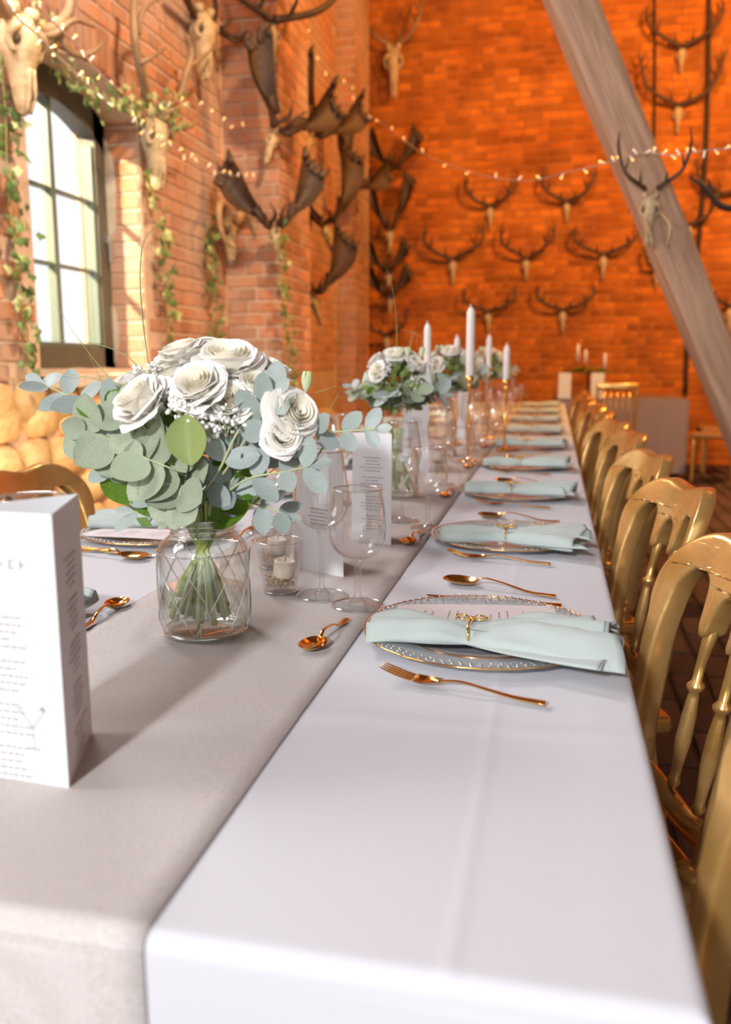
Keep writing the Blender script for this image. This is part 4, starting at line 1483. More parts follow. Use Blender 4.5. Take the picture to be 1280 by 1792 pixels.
# roses
for k, (px, py, dy, d_, s, op) in enumerate([
        (322, 630, .02, (-.25, -.3, 1), .050, .9), (400, 645, .0, (.15, -.45, 1), .060, 1.25), (352, 682, -.062, (-.05, -.75, .65), .050, .45),
        (250, 706, -.070, (-.45, -.7, .75), .050, 1.1), (446, 688, -.02, (.4, -.5, .8), .046, 1.0), (510, 728, -.045, (.75, -.55, .45), .046, 1.0),
        (404, 706, -.05, (.15, -.8, .6), .040, .7), (228, 682, .03, (-.6, -.1, .8), .040, 1.0), (370, 626, .07, (0, .2, 1), .050, 1.0), (470, 655, .06, (.5, .1, .9), .044, 1.0),
        (300, 664, .0, (-.3, -.5, .9), .042, .8), (492, 765, -.06, (.5, -.8, .3), .036, .4), (286, 690, .02, (-.4, -.2, .9), .044, 1.0)]):
    add_rose(bq, L(px, py, dy), d_, s*1.10, op, 40+k)
bud(bq, L(535, 672, .0)+Vector((0, 0, -.012)), (.1, 0, 1), .026)
bud(bq, L(384, 735, -.03)+Vector((0, 0, -.012)), (0, -.3, 1), .024)
bud(bq, L(470, 680, .03), (.3, 0, 1), .024)
gyp(bq, [(L(262, 655, -.03), .022), (L(298, 690, -.065), .024), (L(335, 728, -.085), .024), (L(365, 745, -.085), .02), (L(395, 735, -.075), .022),
         (L(420, 730, -.05), .020), (L(455, 775, -.02), .02), (L(286, 640, .02), .018), (L(497, 780, .0), .012), (L(315, 712, -.08), .018), (L(400, 760, -.04), .016)], 5, 30)
# silver-dollar eucalyptus on the left and centre (large round leaves)
up_ = (0, -1, .35)
E = lambda pts, sz, ds, sd, n_, **k: eucalyptus(bq, [L(*p) for p in pts], sz, ds, sd, n=n_, **k)
E([(215, 740, -.01), (165, 705, -.02), (115, 690, -.02), (75, 672, -.02)], (.038, .032), D_eucg, 1, 4)
E([(250, 800, -.04), (195, 770, -.05), (150, 755, -.06)], (.040, .036), D_euc, 2, 3, up=(-.2, -1, .1))
E([(330, 850, -.03), (290, 790, -.06), (250, 745, -.06), (215, 715, -.05)], (.046, .036), D_euc, 3, 6, up=(-.5, -1, .15))
E([(350, 870, -.03), (320, 850, -.08), (312, 885, -.095)], (.044, .036), D_euc, 4, 4, up=(-.1, -1, .5))
E([(340, 840, -.03), (300, 820, -.08), (250, 800, -.085)], (.044, .040), D_euc, 14, 4, up=(-.2, -1, .3))
E([(350, 870, -.02), (385, 820, -.06), (420, 750, -.06), (470, 700, -.05), (480, 690, -.05)], (.036, .032), D_eucg, 5, 5)
E([(380, 880, -.02), (440, 800, -.03), (520, 760, -.03), (600, 755, -.03), (660, 750, -.03)], (.036, .022), D_eucg, 6, 6)
E([(370, 885, -.02), (430, 840, -.05), (500, 825, -.05), (545, 815, -.05)], (.036, .032), D_eucg, 7, 4, up=(0, -.8, .6))
E([(380, 895, .01), (430, 880, .0), (470, 890, .0), (500, 900, .0)], (.034, .026), D_eucg, 8, 3, up=(0, -.6, .8))
E([(300, 880, -.01), (240, 830, -.01), (180, 810, .0)], (.034, .03), D_eucg, 9, 3, up=(0, -.8, .4))
E([(330, 890, .02), (270, 900, .02), (230, 895, .02)], (.032, .028), D_eucg, 10, 3, up=(0, -.6, .8))
E([(390, 830, -.05), (450, 740, -.05), (480, 715, -.05)], (.038, .040), D_eucg, 15, 3)
# broad green leaves
for (p, q, s, d_, u_) in [((260, 880, .0), (195, 820, .0), .085, D_broad, (0, -1, .4)), ((335, 815, -.105), (328, 745, -.105), .064, D_olive, (.1, -1, .25)),
                          ((360, 915, -.02), (455, 870, -.02), .075, D_broad, (0, -.9, .5)), ((250, 860, -.02), (215, 790, -.02), .075, D_broad, (0, -1, .3)),
                          ((230, 735, -.03), (190, 685, -.03), .050, D_broad, (.2, -.8, .7)), ((300, 900, -.01), (235, 845, -.01), .07, D_broad, (0, -1, .2)),
                          ((420, 860, .02), (470, 790, .03), .06, D_broad, (0, -.8, .2)), ((390, 900, .01), (400, 820, -.02), .07, D_broad, (0, -1, .2)),
                          ((340, 905, .01), (330, 840, -.03), .06, D_broad, (0, -1, .2)), ((300, 770, .0), (290, 720, 0), .06, D_broad, (0, -1, .2)),
                          ((370, 780, -.01), (400, 730, -.01), .06, D_broad, (0, -1, .2)), ((440, 770, .0), (470, 730, 0), .06, D_broad, (0, -1, .2))]:
    a = L(*p); b = L(*q)
    o = link('broad_leaf', d_, bq); orient(o, a, b-a, u_, s)
# core foliage that fills the middle
fm = MB(); rr = random.Random(9)
for k in range(150):
    c = L(345, 790, 0)+Vector((rr.gauss(0, .042), rr.gauss(0, .035), rr.gauss(0, .036)))
    d_ = Vector((rr.gauss(0, 1), rr.gauss(0, 1), rr.gauss(.6, .6))).normalized()
    sx_ = d_.cross(Vector((rr.gauss(0, 1), rr.gauss(0, 1), rr.gauss(0, 1)))).normalized()*.007
    l_ = rr.uniform(.02, .04)
    fm.add([c, c+d_*l_*.5+sx_, c+d_*l_, c+d_*l_*.5-sx_], [(0, 1, 2, 3)])
tag(fm.build('inner_foliage', M['leaf'], bq), kind='stuff')
for pts in ([(285, 800, .0), (250, 560, .0), (248, 440, .0), (272, 395, .0), (299, 370, .0)], [(300, 780, .0), (225, 700, 0), (150, 610, .0), (95, 530, .0)],
            [(300, 790, .01), (200, 700, 0), (155, 620, .0)], [(320, 790, -.01), (250, 690, -.02), (120, 655, -.02), (-5, 640, -.02)],
            [(380, 790, .0), (430, 730, .0), (475, 640, .0), (505, 606, .0)], [(440, 860, -.01), (500, 800, -.01), (570, 725, -.01), (595, 685, -.01)],
            [(290, 750, .0), (240, 640, .0), (160, 600, .0), (60, 596, 0)], [(420, 740, .02), (470, 695, .02), (540, 690, .02), (590, 675, .02)]):
    blade(bq, [L(*p) for p in pts])

def small_bouquet(label, x, y, z0, R_, seed, nr=9, with_jar=True, low=False):
    """rounder bouquets further down the table"""
    rr = random.Random(seed)
    if with_jar:
        jar('diamond-cut clear glass jar holding the ' + label.split(' of ')[0], x, y)
    else:
        t = thing('flower_bowl', 'low white bowl under the ' + label.split(' of ')[0], 'bowl', (x, y, ZT+.004), 0)
        MB().lathe([(0, 0), (.035, 0), (.04, .01), (.02, .03), (.016, z0-ZT-.09), (.06, z0-ZT-.07), (.065, z0-ZT-.05), (.055, z0-ZT-.05), (0, z0-ZT-.06)], 24).build('bowl_body', M['rimglass'], t)
    b = thing('bouquet', label, 'bouquet', (x, y, ZT+.006), 0, 'white rose bouquets')
    if with_jar: stems(b, 12, seed)
    else:
        mb = MB(); mb.lathe([(.0, z0-ZT-.055), (.05, z0-ZT-.052), (.05, z0-ZT-.03), (0, z0-ZT-.03)], 16); mb.build('moss_base', M['leaf'], b)
    c = Vector((0, 0, z0-ZT))
    fm = MB()
    for k in range(330):
        q = Vector((rr.gauss(0, 1), rr.gauss(0, 1), rr.gauss(0, 1))).normalized()
        p = c+Vector((q.x*R_*.85, q.y*R_*.85, q.z*R_*.62-R_*.12))*rr.uniform(.5, 1)
        d_ = (q+Vector((rr.gauss(0, .5), rr.gauss(0, .5), rr.gauss(0, .5)))).normalized()
        sx_ = d_.cross(Vector((rr.gauss(0, 1), rr.gauss(0, 1), rr.gauss(0, 1)))).normalized()*.009
        l_ = rr.uniform(.025, .045)
        fm.add([p, p+d_*l_*.5+sx_, p+d_*l_, p+d_*l_*.5-sx_], [(0, 1, 2, 3)])
    tag(fm.build('inner_foliage', M['leaf_olive'], b), kind='stuff')
    for k in range(nr):
        a = k*2.399; t = (k+.5)/nr
        el = pi/2-t*1.55
        d_ = Vector((cos(el)*cos(a)*1.15, cos(el)*sin(a), sin(el)))
        add_rose(b, c+d_*R_*.82, d_, rr.uniform(.040, .054), 1.0, seed*10+k, lite=True)
    gyp(b, [(c+Vector((cos(a)*R_*.95, sin(a)*R_*.8, rr.uniform(-.25, .65)*R_)), .020) for a in [k*1.05+.3 for k in range(7)]], seed, 26, .0026)
    for k in range(8):
        a = k*.785+rr.uniform(-.2, .2)
        P = [c+Vector((cos(a)*.02, sin(a)*.02, -R_*.8)), c+Vector((cos(a)*R_*.8, sin(a)*R_*.8, -R_*.30)), c+Vector((cos(a)*R_*1.5, sin(a)*R_*1.3, -R_*rr.uniform(.1, .5)))]
        eucalyptus(b, P, (.040, .032), D_euc if k % 2 else D_eucg, seed+k, n=4, up=(cos(a)*.5, -.6, .7))
    for k in range(7):
        a = k*.9+.4
        p = c+Vector((cos(a)*R_*.7, sin(a)*R_*.6, -R_*.45)); d_ = Vector((cos(a), sin(a)-.3, .35))
        o = link('broad_leaf', D_broad if k % 3 else D_olive, b); orient(o, p, d_, (0, -.8, .5), .055)
    for k in range(3): bud(b, c+Vector((rr.uniform(-.6, .8)*R_, -.3*R_, R_*.75)), (rr.uniform(-.3, .3), 0, 1), .028)
    return b, c
b2, c2 = small_bouquet('second bouquet of white roses with drooping eucalyptus', -.425, 2.36, 1.065, .088, 51, 10)
O2 = Vector((-.425, 2.36, ZT+.006))
for pts in ([(690, 700), (695, 600), (690, 520), (675, 465)], [(700, 680), (715, 620), (727, 580), (732, 625)], [(700, 680), (718, 600), (722, 575)], [(690, 690), (740, 600), (700, 575), (690, 560)][:3]):
    blade(b2, [on(a, c_, 1, 2.36)-O2 for a, c_ in pts], .0022)
b3, c3 = small_bouquet('third bouquet of white roses between the tall candles', -.405, 3.45, 1.085, .095, 52, 9, with_jar=False)
b4, c4 = small_bouquet('fourth bouquet of white roses beyond the candles', -.385, 5.3, 1.10, .105, 53, 8, with_jar=False)

# candlesticks with tapers
for i, (px, ytop, ybot, Y, lab) in enumerate([(749, 562, 650, 3.2, 'shorter white taper candle at the left of the five'), (801, 585, 650, 3.9, 'short white taper candle just left of the tallest one'),
                                             (825, 533, 628, 3.25, 'tallest white taper candle rising over the third bouquet'), (857, 584, 645, 4.3, 'white taper candle just right of the tallest one'),
                                             (888, 600, 664, 3.7, 'white taper candle at the right of the five, lowest')]):
    pt = on(px, ytop, 1, Y); zb = on(px, ybot, 1, Y).z
    if i == 2: zb = pt.z-.26
    r_ = .0135 if i != 2 else .0155
    st = thing('candlestick', 'gold candlestick under the ' + lab, 'candlestick', (pt.x, Y, ZT+.004), 0, 'gold candlesticks')
    h = zb-ZT-.004
    MB().lathe([(0, 0), (.038, 0), (.038, .004), (.015, .010), (.006, .02)], 24).build('base', M['gold'], st)
    MB().lathe([(.006, .018), (.005, h*.3), (.009, h*.45), (.005, h*.5), (.005, h-.045), (.010, h-.035), (.006, h-.028)], 16).build('shaft', M['gold'], st)
    MB().lathe([(.005, h-.03), (.014, h-.018), (.018, h), (.0165, h), (.012, h-.012), (0, h-.014)], 20).build('candle_cup', M['gold'], st)
    cd = thing('taper_candle', lab, 'candle', (pt.x, Y, zb-.010), 0, 'white taper candles')
    hc = pt.z-zb+.010
    MB().lathe([(0, 0), (r_*.8, 0), (r_, .012), (r_, hc-.035), (r_*.98, hc-.028), (r_*.62, hc-.014), (r_*.3, hc-.010), (0, hc-.010)], 20).build('wax', M['wax'], cd)
    mb = MB(); tubec(mb, [(0, 0, hc-.011), (-.001, 0, hc-.004), (-.004, 0, hc)], .0025, 6); mb.build('wick', M['wax'], cd)

# ================================================================== TROPHIES
def skull_mesh():
    """deer skull: local x right, y out of wall, z up; top at z=0, nose at z=-1; unit length"""
    mb = MB()
    sec = [(.06, .10, .02), (-.02, .155, .12), (-.12, .185, .20), (-.24, .205, .24), (-.33, .215, .24), (-.42, .16, .22), (-.55, .115, .19), (-.70, .095, .16), (-.85, .085, .13), (-.96, .07, .09), (-1.0, .03, .05)]
    n = 16
    vs = []
    for i, (z, wx, dp) in enumerate(sec):
        for k in range(n):
            a = 2*pi*k/n
            ca, sa = cos(a), sin(a)
            x = wx*math.copysign(abs(ca)**.8, ca)
            y = dp*sa*.9+.10
            # eye sockets pinched in below the brow
            if -.36 < z < -.20 and abs(ca) > .5 and sa > -.2: x *= .80
            if z < -.5 and sa > .6: y -= .02
            vs.append((x, y, z))
    fs = [(i*n+k, i*n+(k+1) % n, (i+1)*n+(k+1) % n, (i+1)*n+k) for i in range(len(sec)-1) for k in range(n)]
    fs += [tuple(range(n)), tuple((len(sec)-1)*n+k for k in range(n))[::-1]]
    vs = [(a*.85, b*.8, c) for a, b, c in vs]
    mb.add(vs, fs)
    for sx in (-1, 1):   # brow, cheek arch, antler stump
        tubec(mb, [(sx*.08, .18, -.13), (sx*.165, .18, -.20), (sx*.185, .13, -.30), (sx*.14, .14, -.42)], [.035, .045, .035, .03], 7, 4)
        mb.tube([(sx*.09, .12, -.04), (sx*.12, .13, .08)], [.055, .065], 8)
        tubec(mb, [(sx*.025, .19, -.55), (sx*.03, .175, -.8), (sx*.02, .13, -1.0)], [.02, .025, .015], 6, 4)
    return mb
D_skull = skull_mesh().data('skull', M['bone'])
D_socks = [MB().ball((sx*.13, .165, -.285), .062, 2, sc=(.55, .8, 1)).data('eye_socket', M['bone_shade']) for sx in (-1, 1)]  # dark balls in place of hollows, their shade put into the colour
D_nose = MB().ball((0, .175, -.80), .03, 2, sc=(.9, .6, 2.6)).data('nasal_opening', M['bone_shade'])
def sockets(s_):
    for d_ in D_socks: link('eye_socket', d_, s_)
    link('nasal_opening', D_nose, s_)
def antler(sx, spread, height, seed, r0=.022, tines=3, mt='antler', out=.12, base=(.03, .05, .03)):
    """one antler; local x right, y out, z up; returns MB"""
    rr = random.Random(seed)
    mb = MB()
    b = Vector((sx*base[0], base[1], base[2]))
    P = [b, b+Vector((sx*spread*.45, out*.5, height*.14)), Vector((sx*spread*.86, out, height*.42)), Vector((sx*spread*1.0, out*.9, height*.72)), Vector((sx*spread*.93, out*.5, height))]
    P = [P[0]]+[p+Vector((rr.uniform(-1, 1)*.04*spread, 0, rr.uniform(-1, 1)*.03*height)) for p in P[1:]]
    c = catmull(P, 7)
    mb.tube(c, lerpl([r0, r0*.85, r0*.75, r0*.6, r0*.2], len(c)), 8)
    mb.ball(b, r0*1.35, 1)
    for k in range(tines):
        t = [.10, .42, .68, .84, .92][k]
        i = int(t*(len(c)-1)); p = c[i]
        d_ = [Vector((sx*.05, .75, .55)), Vector((-sx*.25, .45, .8)), Vector((-sx*.55, .15, .8)), Vector((sx*.4, .2, .8)), Vector((-sx*.7, 0, .6))][k]
        l_ = height*[.26, .24, .26, .22, .18][k]*rr.uniform(.85, 1.2)
        tubec(mb, [p, p+d_*l_*.55, p+d_*l_+Vector((0, 0, l_*.18))], [r0*.6, r0*.48, r0*.12], 6, 4)
    return mb
def palm(sx, spread, height, seed, r0=.02, mt='antlerd'):
    """broad palmate antler: beam, flat blade and points"""
    rr = random.Random(seed)
    mb = MB()
    b = Vector((sx*.03, .05, .03))
    P = [b, Vector((sx*spread*.14, .09, height*.03)), Vector((sx*spread*.26, .12, height*.14)), Vector((sx*spread*.36, .13, height*.30))]
    c = catmull(P, 5); mb.tube(c, lerpl([r0, r0*1.0, r0*1.2], len(c)), 8)
    tubec(mb, [c[3], c[3]+Vector((-sx*.02, .12, .05)), c[3]+Vector((sx*.02, .17, .12))], [r0*.7, r0*.5, r0*.15], 6, 4)
    o = Vector((sx*spread*.22, .12, height*.10)); e = Vector((sx*spread*.84, .10, height*.86))
    ax = (e-o); nn = Vector((ax.z, 0, -ax.x)).normalized()*sx*-1
    W_ = spread*.40
    def fn(u, v):
        wd = W_*(.16+.95*sin(min(1, u**1.25)*pi*.60))
        s_ = (v-.5)*2
        bend = .22*W_*sin(u*pi)*-1
        p = o+ax*(u*(1+.16*(v-.5)+(.05*abs(sin(v*pi*4)) if u > .85 else 0)))+nn*(wd*s_*.60+bend)
        p.y += .07*s_*s_-.02+.03*u
        return p
    T = .008
    mb.grid(lambda u, v: tuple(fn(u, v)+Vector((0, T, 0))), 10, 16)
    mb.grid(lambda u, v: tuple(fn(u, v)-Vector((0, T, 0))), 10, 16)
    for k in range(5):
        v_ = .04+.92*k/4
        p = fn(.98, v_); d_ = (ax.normalized()+nn*(v_-.5)*1.2).normalized()
        l_ = height*rr.uniform(.05, .11)
        tubec(mb, [p-d_*.035, p+d_*l_*.6, p+d_*l_+Vector((0, .02, .01))], [r0*1.0, r0*.65, r0*.2], 6, 3)
    return mb
SKG = 'deer skull trophies on the brick walls'
def trophy(label, pos, wall, skl, spread, height, kind='antler', seed=1, mt='antler', tines=3, r0=.018, tilt=0, side=(-1, 1), group=SKG, roll=0.0):
    rz = {'back': pi, 'left': -pi/2, 'pier': -pi/2, 'pierface': pi}[wall]+tilt
    t = thing('deer_skull_trophy' if kind != 'palm' else 'elk_skull_trophy', label, 'skull trophy', pos, rz, group)
    t.rotation_euler = (0, roll, rz)
    if skl > 0:
        s_ = link('skull', D_skull, t, scale=(skl, skl, skl))
        sockets(s_)
    for sx in side:
        m_ = (antler if kind == 'antler' else palm)(sx, spread, height, seed*3+sx, r0=r0, **({'tines': tines} if kind == 'antler' else {}))
        m_.build('antler', M[mt], t)
    return t
# gable wall: (skull px, py, half spread px, height px, skull len px)
for i, (px, py, hs, ht, sl_, lab) in enumerate([
    (859, 365, 42, 56, 28, 'deer skull with dark antlers directly under the sagging light string, left one'),
    (993, 357, 41, 54, 24, 'deer skull with dark antlers directly under the sagging light string, right one'),
    (794, 458, 50, 62, 32, 'deer skull with wide dark antlers on the gable wall, leftmost of the middle row'),
    (922, 456, 42, 60, 27, 'deer skull with dark antlers on the gable wall, centre of the middle row'),
    (1057, 450, 50, 50, 30, 'deer skull with dark antlers on the gable wall, just left of the oak brace'),
    (856, 549, 43, 44, 26, 'deer skull with dark antlers on the gable wall, behind the candles, bottom row left'),
    (986, 546, 46, 46, 28, 'deer skull with dark antlers on the gable wall, bottom row right'),
    (1188, 190, 58, 78, 32, 'deer skull with many dark points right of the oak brace, lower of two'),
    (1194, 88, 54, 66, 30, 'deer skull with dark antlers right of the oak brace, upper of two'),
    (1205, 398, 40, 70, 34, 'deer skull low on the gable wall between brace and cable'),
    (1279, 540, 40, 50, 34, 'deer skull on the gable wall at the right picture edge'),
    (1150, 475, 22, 46, 24, 'deer skull half hidden behind the oak brace'),
    (1268, 345, 46, 60, 0, 'dark antlers without a skull on the gable wall, far right')]):
    p = on(px, py, 1, YB-.02)
    k = 10.2/FPX
    trophy(lab, p, 'back', sl_*k*1.15, hs*k, ht*k, 'antler', 60+i, 'antlerd', tines=4 if 'many' in lab else 3, r0=.024)
# skull hanging on the brace, with its antlers
p = on(1138, 345, 1, 4.2-.098)
t = trophy('pale deer skull hanging on the oak brace, antlers spread wide', p, 'back', .205, .15, .27, 'antler', 90, 'antlerd', tines=2, r0=.010, group=SKG)
jw = MB()
for sx in (-1, 1): tubec(jw, [(sx*.035, .02, -.06), (sx*.045-.04, .05, -.13), (sx*.03-.05, .05, -.215)], [.007, .009, .005], 6, 4)
jw.build('lower_jaw', M['bone'], t)
# dark antler at the right picture edge in front of the gable
t = thing('antler_pair', 'black antler reaching in at the right edge, beside the oak brace', 'antlers', on(1300, 372, 1, 4.9), 0)
mb = MB(); O_ = on(1300, 372, 1, 4.9)
P = [on(x, y, 1, 4.9)-O_ for x, y in ((1300, 368), (1262, 360), (1243, 338), (1226, 322), (1205, 308))]
tubec(mb, P, [.018, .018, .016, .012, .004], 8, 5)
P = [on(x, y, 1, 4.9)-O_ for x, y in ((1247, 345), (1243, 325), (1240, 312))]
tubec(mb, P, [.014, .010, .003], 6, 4)
P = [on(x, y, 1, 4.9)-O_ for x, y in ((1300, 368), (1330, 360), (1350, 320))]
tubec(mb, P, [.018, .016, .006], 8, 5)
mb.build('antler', M['cable'], t)
# crowded corner: elk and deer on the left wall between pier and gable, and on the gable by the corner
def onL(px, py, x=XW): return on(px, py, 0, x)
k_ = 1
corner = [
    ('pier', (482, 45), .30, .55, .62, 'antler', 'antlerd', 'skull with dark antlers at the top of the brick pier'),
    ('pier', (482, 232), .24, .42, .46, 'palm', 'antler', 'elk skull with broad blades, middle of the brick pier edge'),
    ('pier', (487, 400), .24, .36, .42, 'palm', 'antler', 'elk skull low on the brick pier edge above the ivy'),
    ('left', (540, 238), .28, .42, .5, 'palm', 'antlerd', 'elk antlers with broad dark blades right of the pier, upper'),
    ('left', (565, 395), .30, .50, .58, 'palm', 'antlerd', 'elk skull with dark blades right of the pier, middle'),
    ('left', (545, 518), .28, .46, .46, 'palm', 'antlerd', 'elk skull with dark spread blades right of the pier, lowest'),
    ('left', (600, 330), .28, .42, .5, 'palm', 'antlerd', 'dark elk antlers close to the room corner on the left wall')]
for i, (wl, (px, py), skl, sp, ht, kd, mt_, lab) in enumerate(corner):
    xw = PIER[2]+.02 if wl == 'pier' else XW+.02
    p = on(px, py, 0, xw)
    if wl == 'pier': p = on(px, py, 1, PIER[0]-.10); p.x = PIER[2]-.02
    if wl == 'left': p = on(px, py, 0, XW+.22)
    trophy(lab, p, 'left', skl*.9, sp, ht, kd, 120+i, 'antlerd', tines=4, r0=.026, tilt=-.75+.25*sin(i*2.3), roll=[.0, -.30, .15, -.35, .40, .30, -.45][i])
for i, (px, py, skl, sp, ht, kd, lab) in enumerate([
    (634, 92, .50, .38, .62, 'antler', 'large bare skull with tall antlers at the top of the room corner'),
    (636, 405, .26, .34, .75, 'palm', 'elk skull with blades in the room corner, upper'),
    (640, 478, .22, .32, .42, 'palm', 'elk skull with blades in the room corner, second'),
    (655, 520, .20, .34, .40, 'palm', 'elk skull with blades in the room corner, third'),
    (675, 590, .22, .30, .40, 'antler', 'dark antlers low in the room corner behind the second bouquet'),
    (660, 300, .0, .40, .50, 'palm', 'dark elk blades in the room corner below the light string')]):
    p = on(px, py, 1, 9.9); p.x = max(p.x, XW+sp*.8+.12)
    trophy(lab, p, 'back', skl, sp*.8, ht*.8, kd, 150+i, 'antler' if i == 0 else 'antlerd', tines=4, r0=.024)
# big deer by the window: antler paths traced on the wall at their own distance
def path_trophy(label, skull_px, nose_px, X, paths, name='deer_skull_trophy', mt='antler', yaw=0, wsc=1.0, group=SKG):
    a = on(*skull_px, 0, X); b = on(*nose_px, 0, X)
    ln = (a-b).length
    t = thing(name, label, 'skull trophy', a, 0, group)
    s_ = link('skull', D_skull, t, scale=(ln*wsc, ln*wsc, ln))
    s_.rotation_euler = (math.atan2((a-b).y, (a-b).z)*0, 0, -pi/2+yaw)
    sockets(s_)
    for P, r_ in paths:
        pts = [on(x, y, 0, X+dx)-a for x, y, dx in P]
        mb = MB(); tubec(mb, pts, r_, 8, 6)
        mb.build('antler', M[mt], t)
    return t
path_trophy('tall deer skull beside the window with long upright antlers', (262, 205), (284, 335), XW+.06, [
    ([(262, 190, .02), (252, 150, .08), (240, 95, .12), (234, 40, .12), (236, -30, .10)], [.026, .024, .022, .02, .016]),
    ([(244, 110, .12), (262, 102, .16), (290, 84, .18)], [.016, .013, .005]),
    ([(242, 60, .12), (250, 20, .14), (280, -5, .16)], [.014, .012, .006]),
    ([(262, 195, .03), (285, 198, .10), (305, 192, .15), (318, 186, .16)], [.016, .013, .010, .004]),
    ([(268, 200, .03), (310, 222, .12), (335, 220, .16), (348, 206, .17)], [.016, .014, .012, .004]),
    ([(270, 190, .02), (312, 172, .05), (325, 130, .08), (335, 95, .1), (328, 62, .1)], [.024, .022, .02, .018, .012]),
    ([(330, 118, .09), (355, 100, .12), (378, 80, .14)], [.015, .012, .005])], yaw=-.35, wsc=1.15)
path_trophy('deer skull high on the wall between window and pier', (345, 25), (352, 145), XW+.05, [
    ([(350, 30, .02), (385, 55, .06), (420, 68, .1), (440, 40, .12), (455, 12, .12)], [.024, .022, .02, .016, .006]),
    ([(340, 28, .02), (325, -5, .06), (310, -40, .1)], [.024, .022, .018]),
    ([(372, 48, .06), (378, 10, .1), (368, -40, .1)], [.020, .018, .014]),
    ([(400, 65, .08), (415, 72, .12), (438, 48, .14)], [.014, .012, .004]),
    ([(380, 52, .06), (395, 45, .12), (408, 30, .14)], [.014, .012, .004])], mt='antlerd', yaw=-.3, wsc=1.2)
path_trophy('large pale bone skull at the top left picture edge', (20, 30), (38, 205), XW+.10, [
    ([(30, 30, .02), (80, 55, .06), (120, 20, .1), (118, -30, .1)], [.026, .024, .022, .02]),
    ([(95, 45, .07), (125, 92, .1), (160, 92, .14), (182, 74, .15)], [.018, .016, .012, .004]),
    ([(60, 62, .05), (95, 60, .10), (130, 36, .14), (165, 48, .14)], [.018, .014, .012, .004]),
    ([(20, 30, .02), (0, 10, .05), (-20, -30, .08)], [.026, .024, .02])], mt='antler', yaw=-.2, wsc=1.25)
# ram with curled horn
a = on(392, 388, 0, XW+.06)
t = thing('ram_skull_trophy', 'ram skull with thick curled horn on the left wall above the ivy', 'skull trophy', a, 0, SKG)
s_ = link('skull', D_skull, t, scale=(.30, .34, .26)); s_.rotation_euler = (0, .12, -pi/2-.5); sockets(s_)
for ctr, sgn, ex in (((374, 398), 1, 1.0), ((412, 398), -1, .55)):
    c0 = on(*ctr, 0, XW+.1)-a
    mb = MB(); pts = []; rad = []
    for k in range(26):
        u = k/25
        ang = (.1+u*1.55*pi) if sgn > 0 else (pi-.1-u*1.2*pi)
        rr_ = .150*ex*(1-.22*u)
        pts.append(c0+Vector((.03+.10*u, rr_*cos(ang), rr_*sin(ang)*1.05)))
        rad.append(.034*(1-.8*u)*(1+.09*(k % 2)))
    mb.tube(pts, rad, 10); mb.build('horn', M['horn'], t)

# ================================================================== IVY AND LIGHTS
def ivy_leaf_mesh(m_):
    pts = [(0, 0), (.22, .10), (.42, .38), (.55, .20), (.75, .16), (1.0, 0), (.75, -.16), (.55, -.20), (.42, -.38), (.22, -.10)]
    mb = MB()
    vs = [(x, y, -.10*abs(y)*1.5-.08*x*x) for x, y in pts]+[(.45, 0, .05)]
    n = len(pts)
    mb.add(vs, [(i, (i+1) % n, n) for i in range(n)], 0, True)
    return mb.data('ivy_leaf', M[m_])
D_ivy = [ivy_leaf_mesh('ivy'), ivy_leaf_mesh('ivyl')]
def garland(label, pts, X, n, size, spreadm, light=.25, seed=1, out=(1, -.3, .2)):
    rr = random.Random(seed)
    P = [on(x, y, 0, X) for x, y in pts]
    t = thing('ivy_garland', label, 'garland', P[0], 0, 'artificial-looking ivy strands on the left wall')
    c = catmull([p-P[0] for p in P], 8)
    mb = MB(); mb.tube(c, .003, 5); mb.build('vine', M['stem'], t)
    for k in range(int(n*1.3)):
        u = rr.random()*(len(c)-1.01); i = int(u)
        p = c[i].lerp(c[i+1], u-i)+Vector((rr.uniform(0, .05), rr.gauss(0, spreadm), rr.gauss(0, spreadm)))
        o = link('ivy_leaf', D_ivy[1 if rr.random() < light else 0], t)
        d_ = Vector((rr.uniform(-.2, .4), rr.uniform(-1, 1), rr.uniform(-1.3, .3)))
        orient(o, p, d_, Vector(out)+Vector((0, rr.uniform(-.6, .6), rr.uniform(-.5, .5))), size*.72*rr.uniform(.7, 1.25))
    return t
garland('ivy strand hanging at the left picture edge beside the window', [(0, 90), (10, 200), (12, 300), (22, 400), (30, 480), (42, 560), (50, 640)], XW+.05, 74, .085, .035, .3, 1)
garland('flowering ivy strand draped over the window arch', [(55, 15), (90, 70), (120, 135), (165, 165), (215, 180), (262, 185), (305, 185)], XW+.10, 110, .07, .042, .62, 2)
garland('ivy strand hanging right of the window below the deer skull', [(258, 220), (262, 300), (275, 380), (285, 460), (292, 520), (298, 600)], XW+.05, 80, .075, .030, .35, 3)
garland('dark ivy strand hanging through the ram horn', [(362, 385), (366, 450), (372, 520), (378, 610), (382, 660)], XW+.05, 100, .08, .038, .08, 4)
garland('ivy strand hanging along the brick pier edge', [(488, 400), (490, 460), (495, 540), (505, 620), (512, 680)], PIER[2]+.06, 90, .07, .028, .1, 5)
garland('short ivy tuft at the deer antlers beside the window', [(300, 190), (306, 215), (298, 230)], XW+.2, 20, .06, .03, .5, 6)

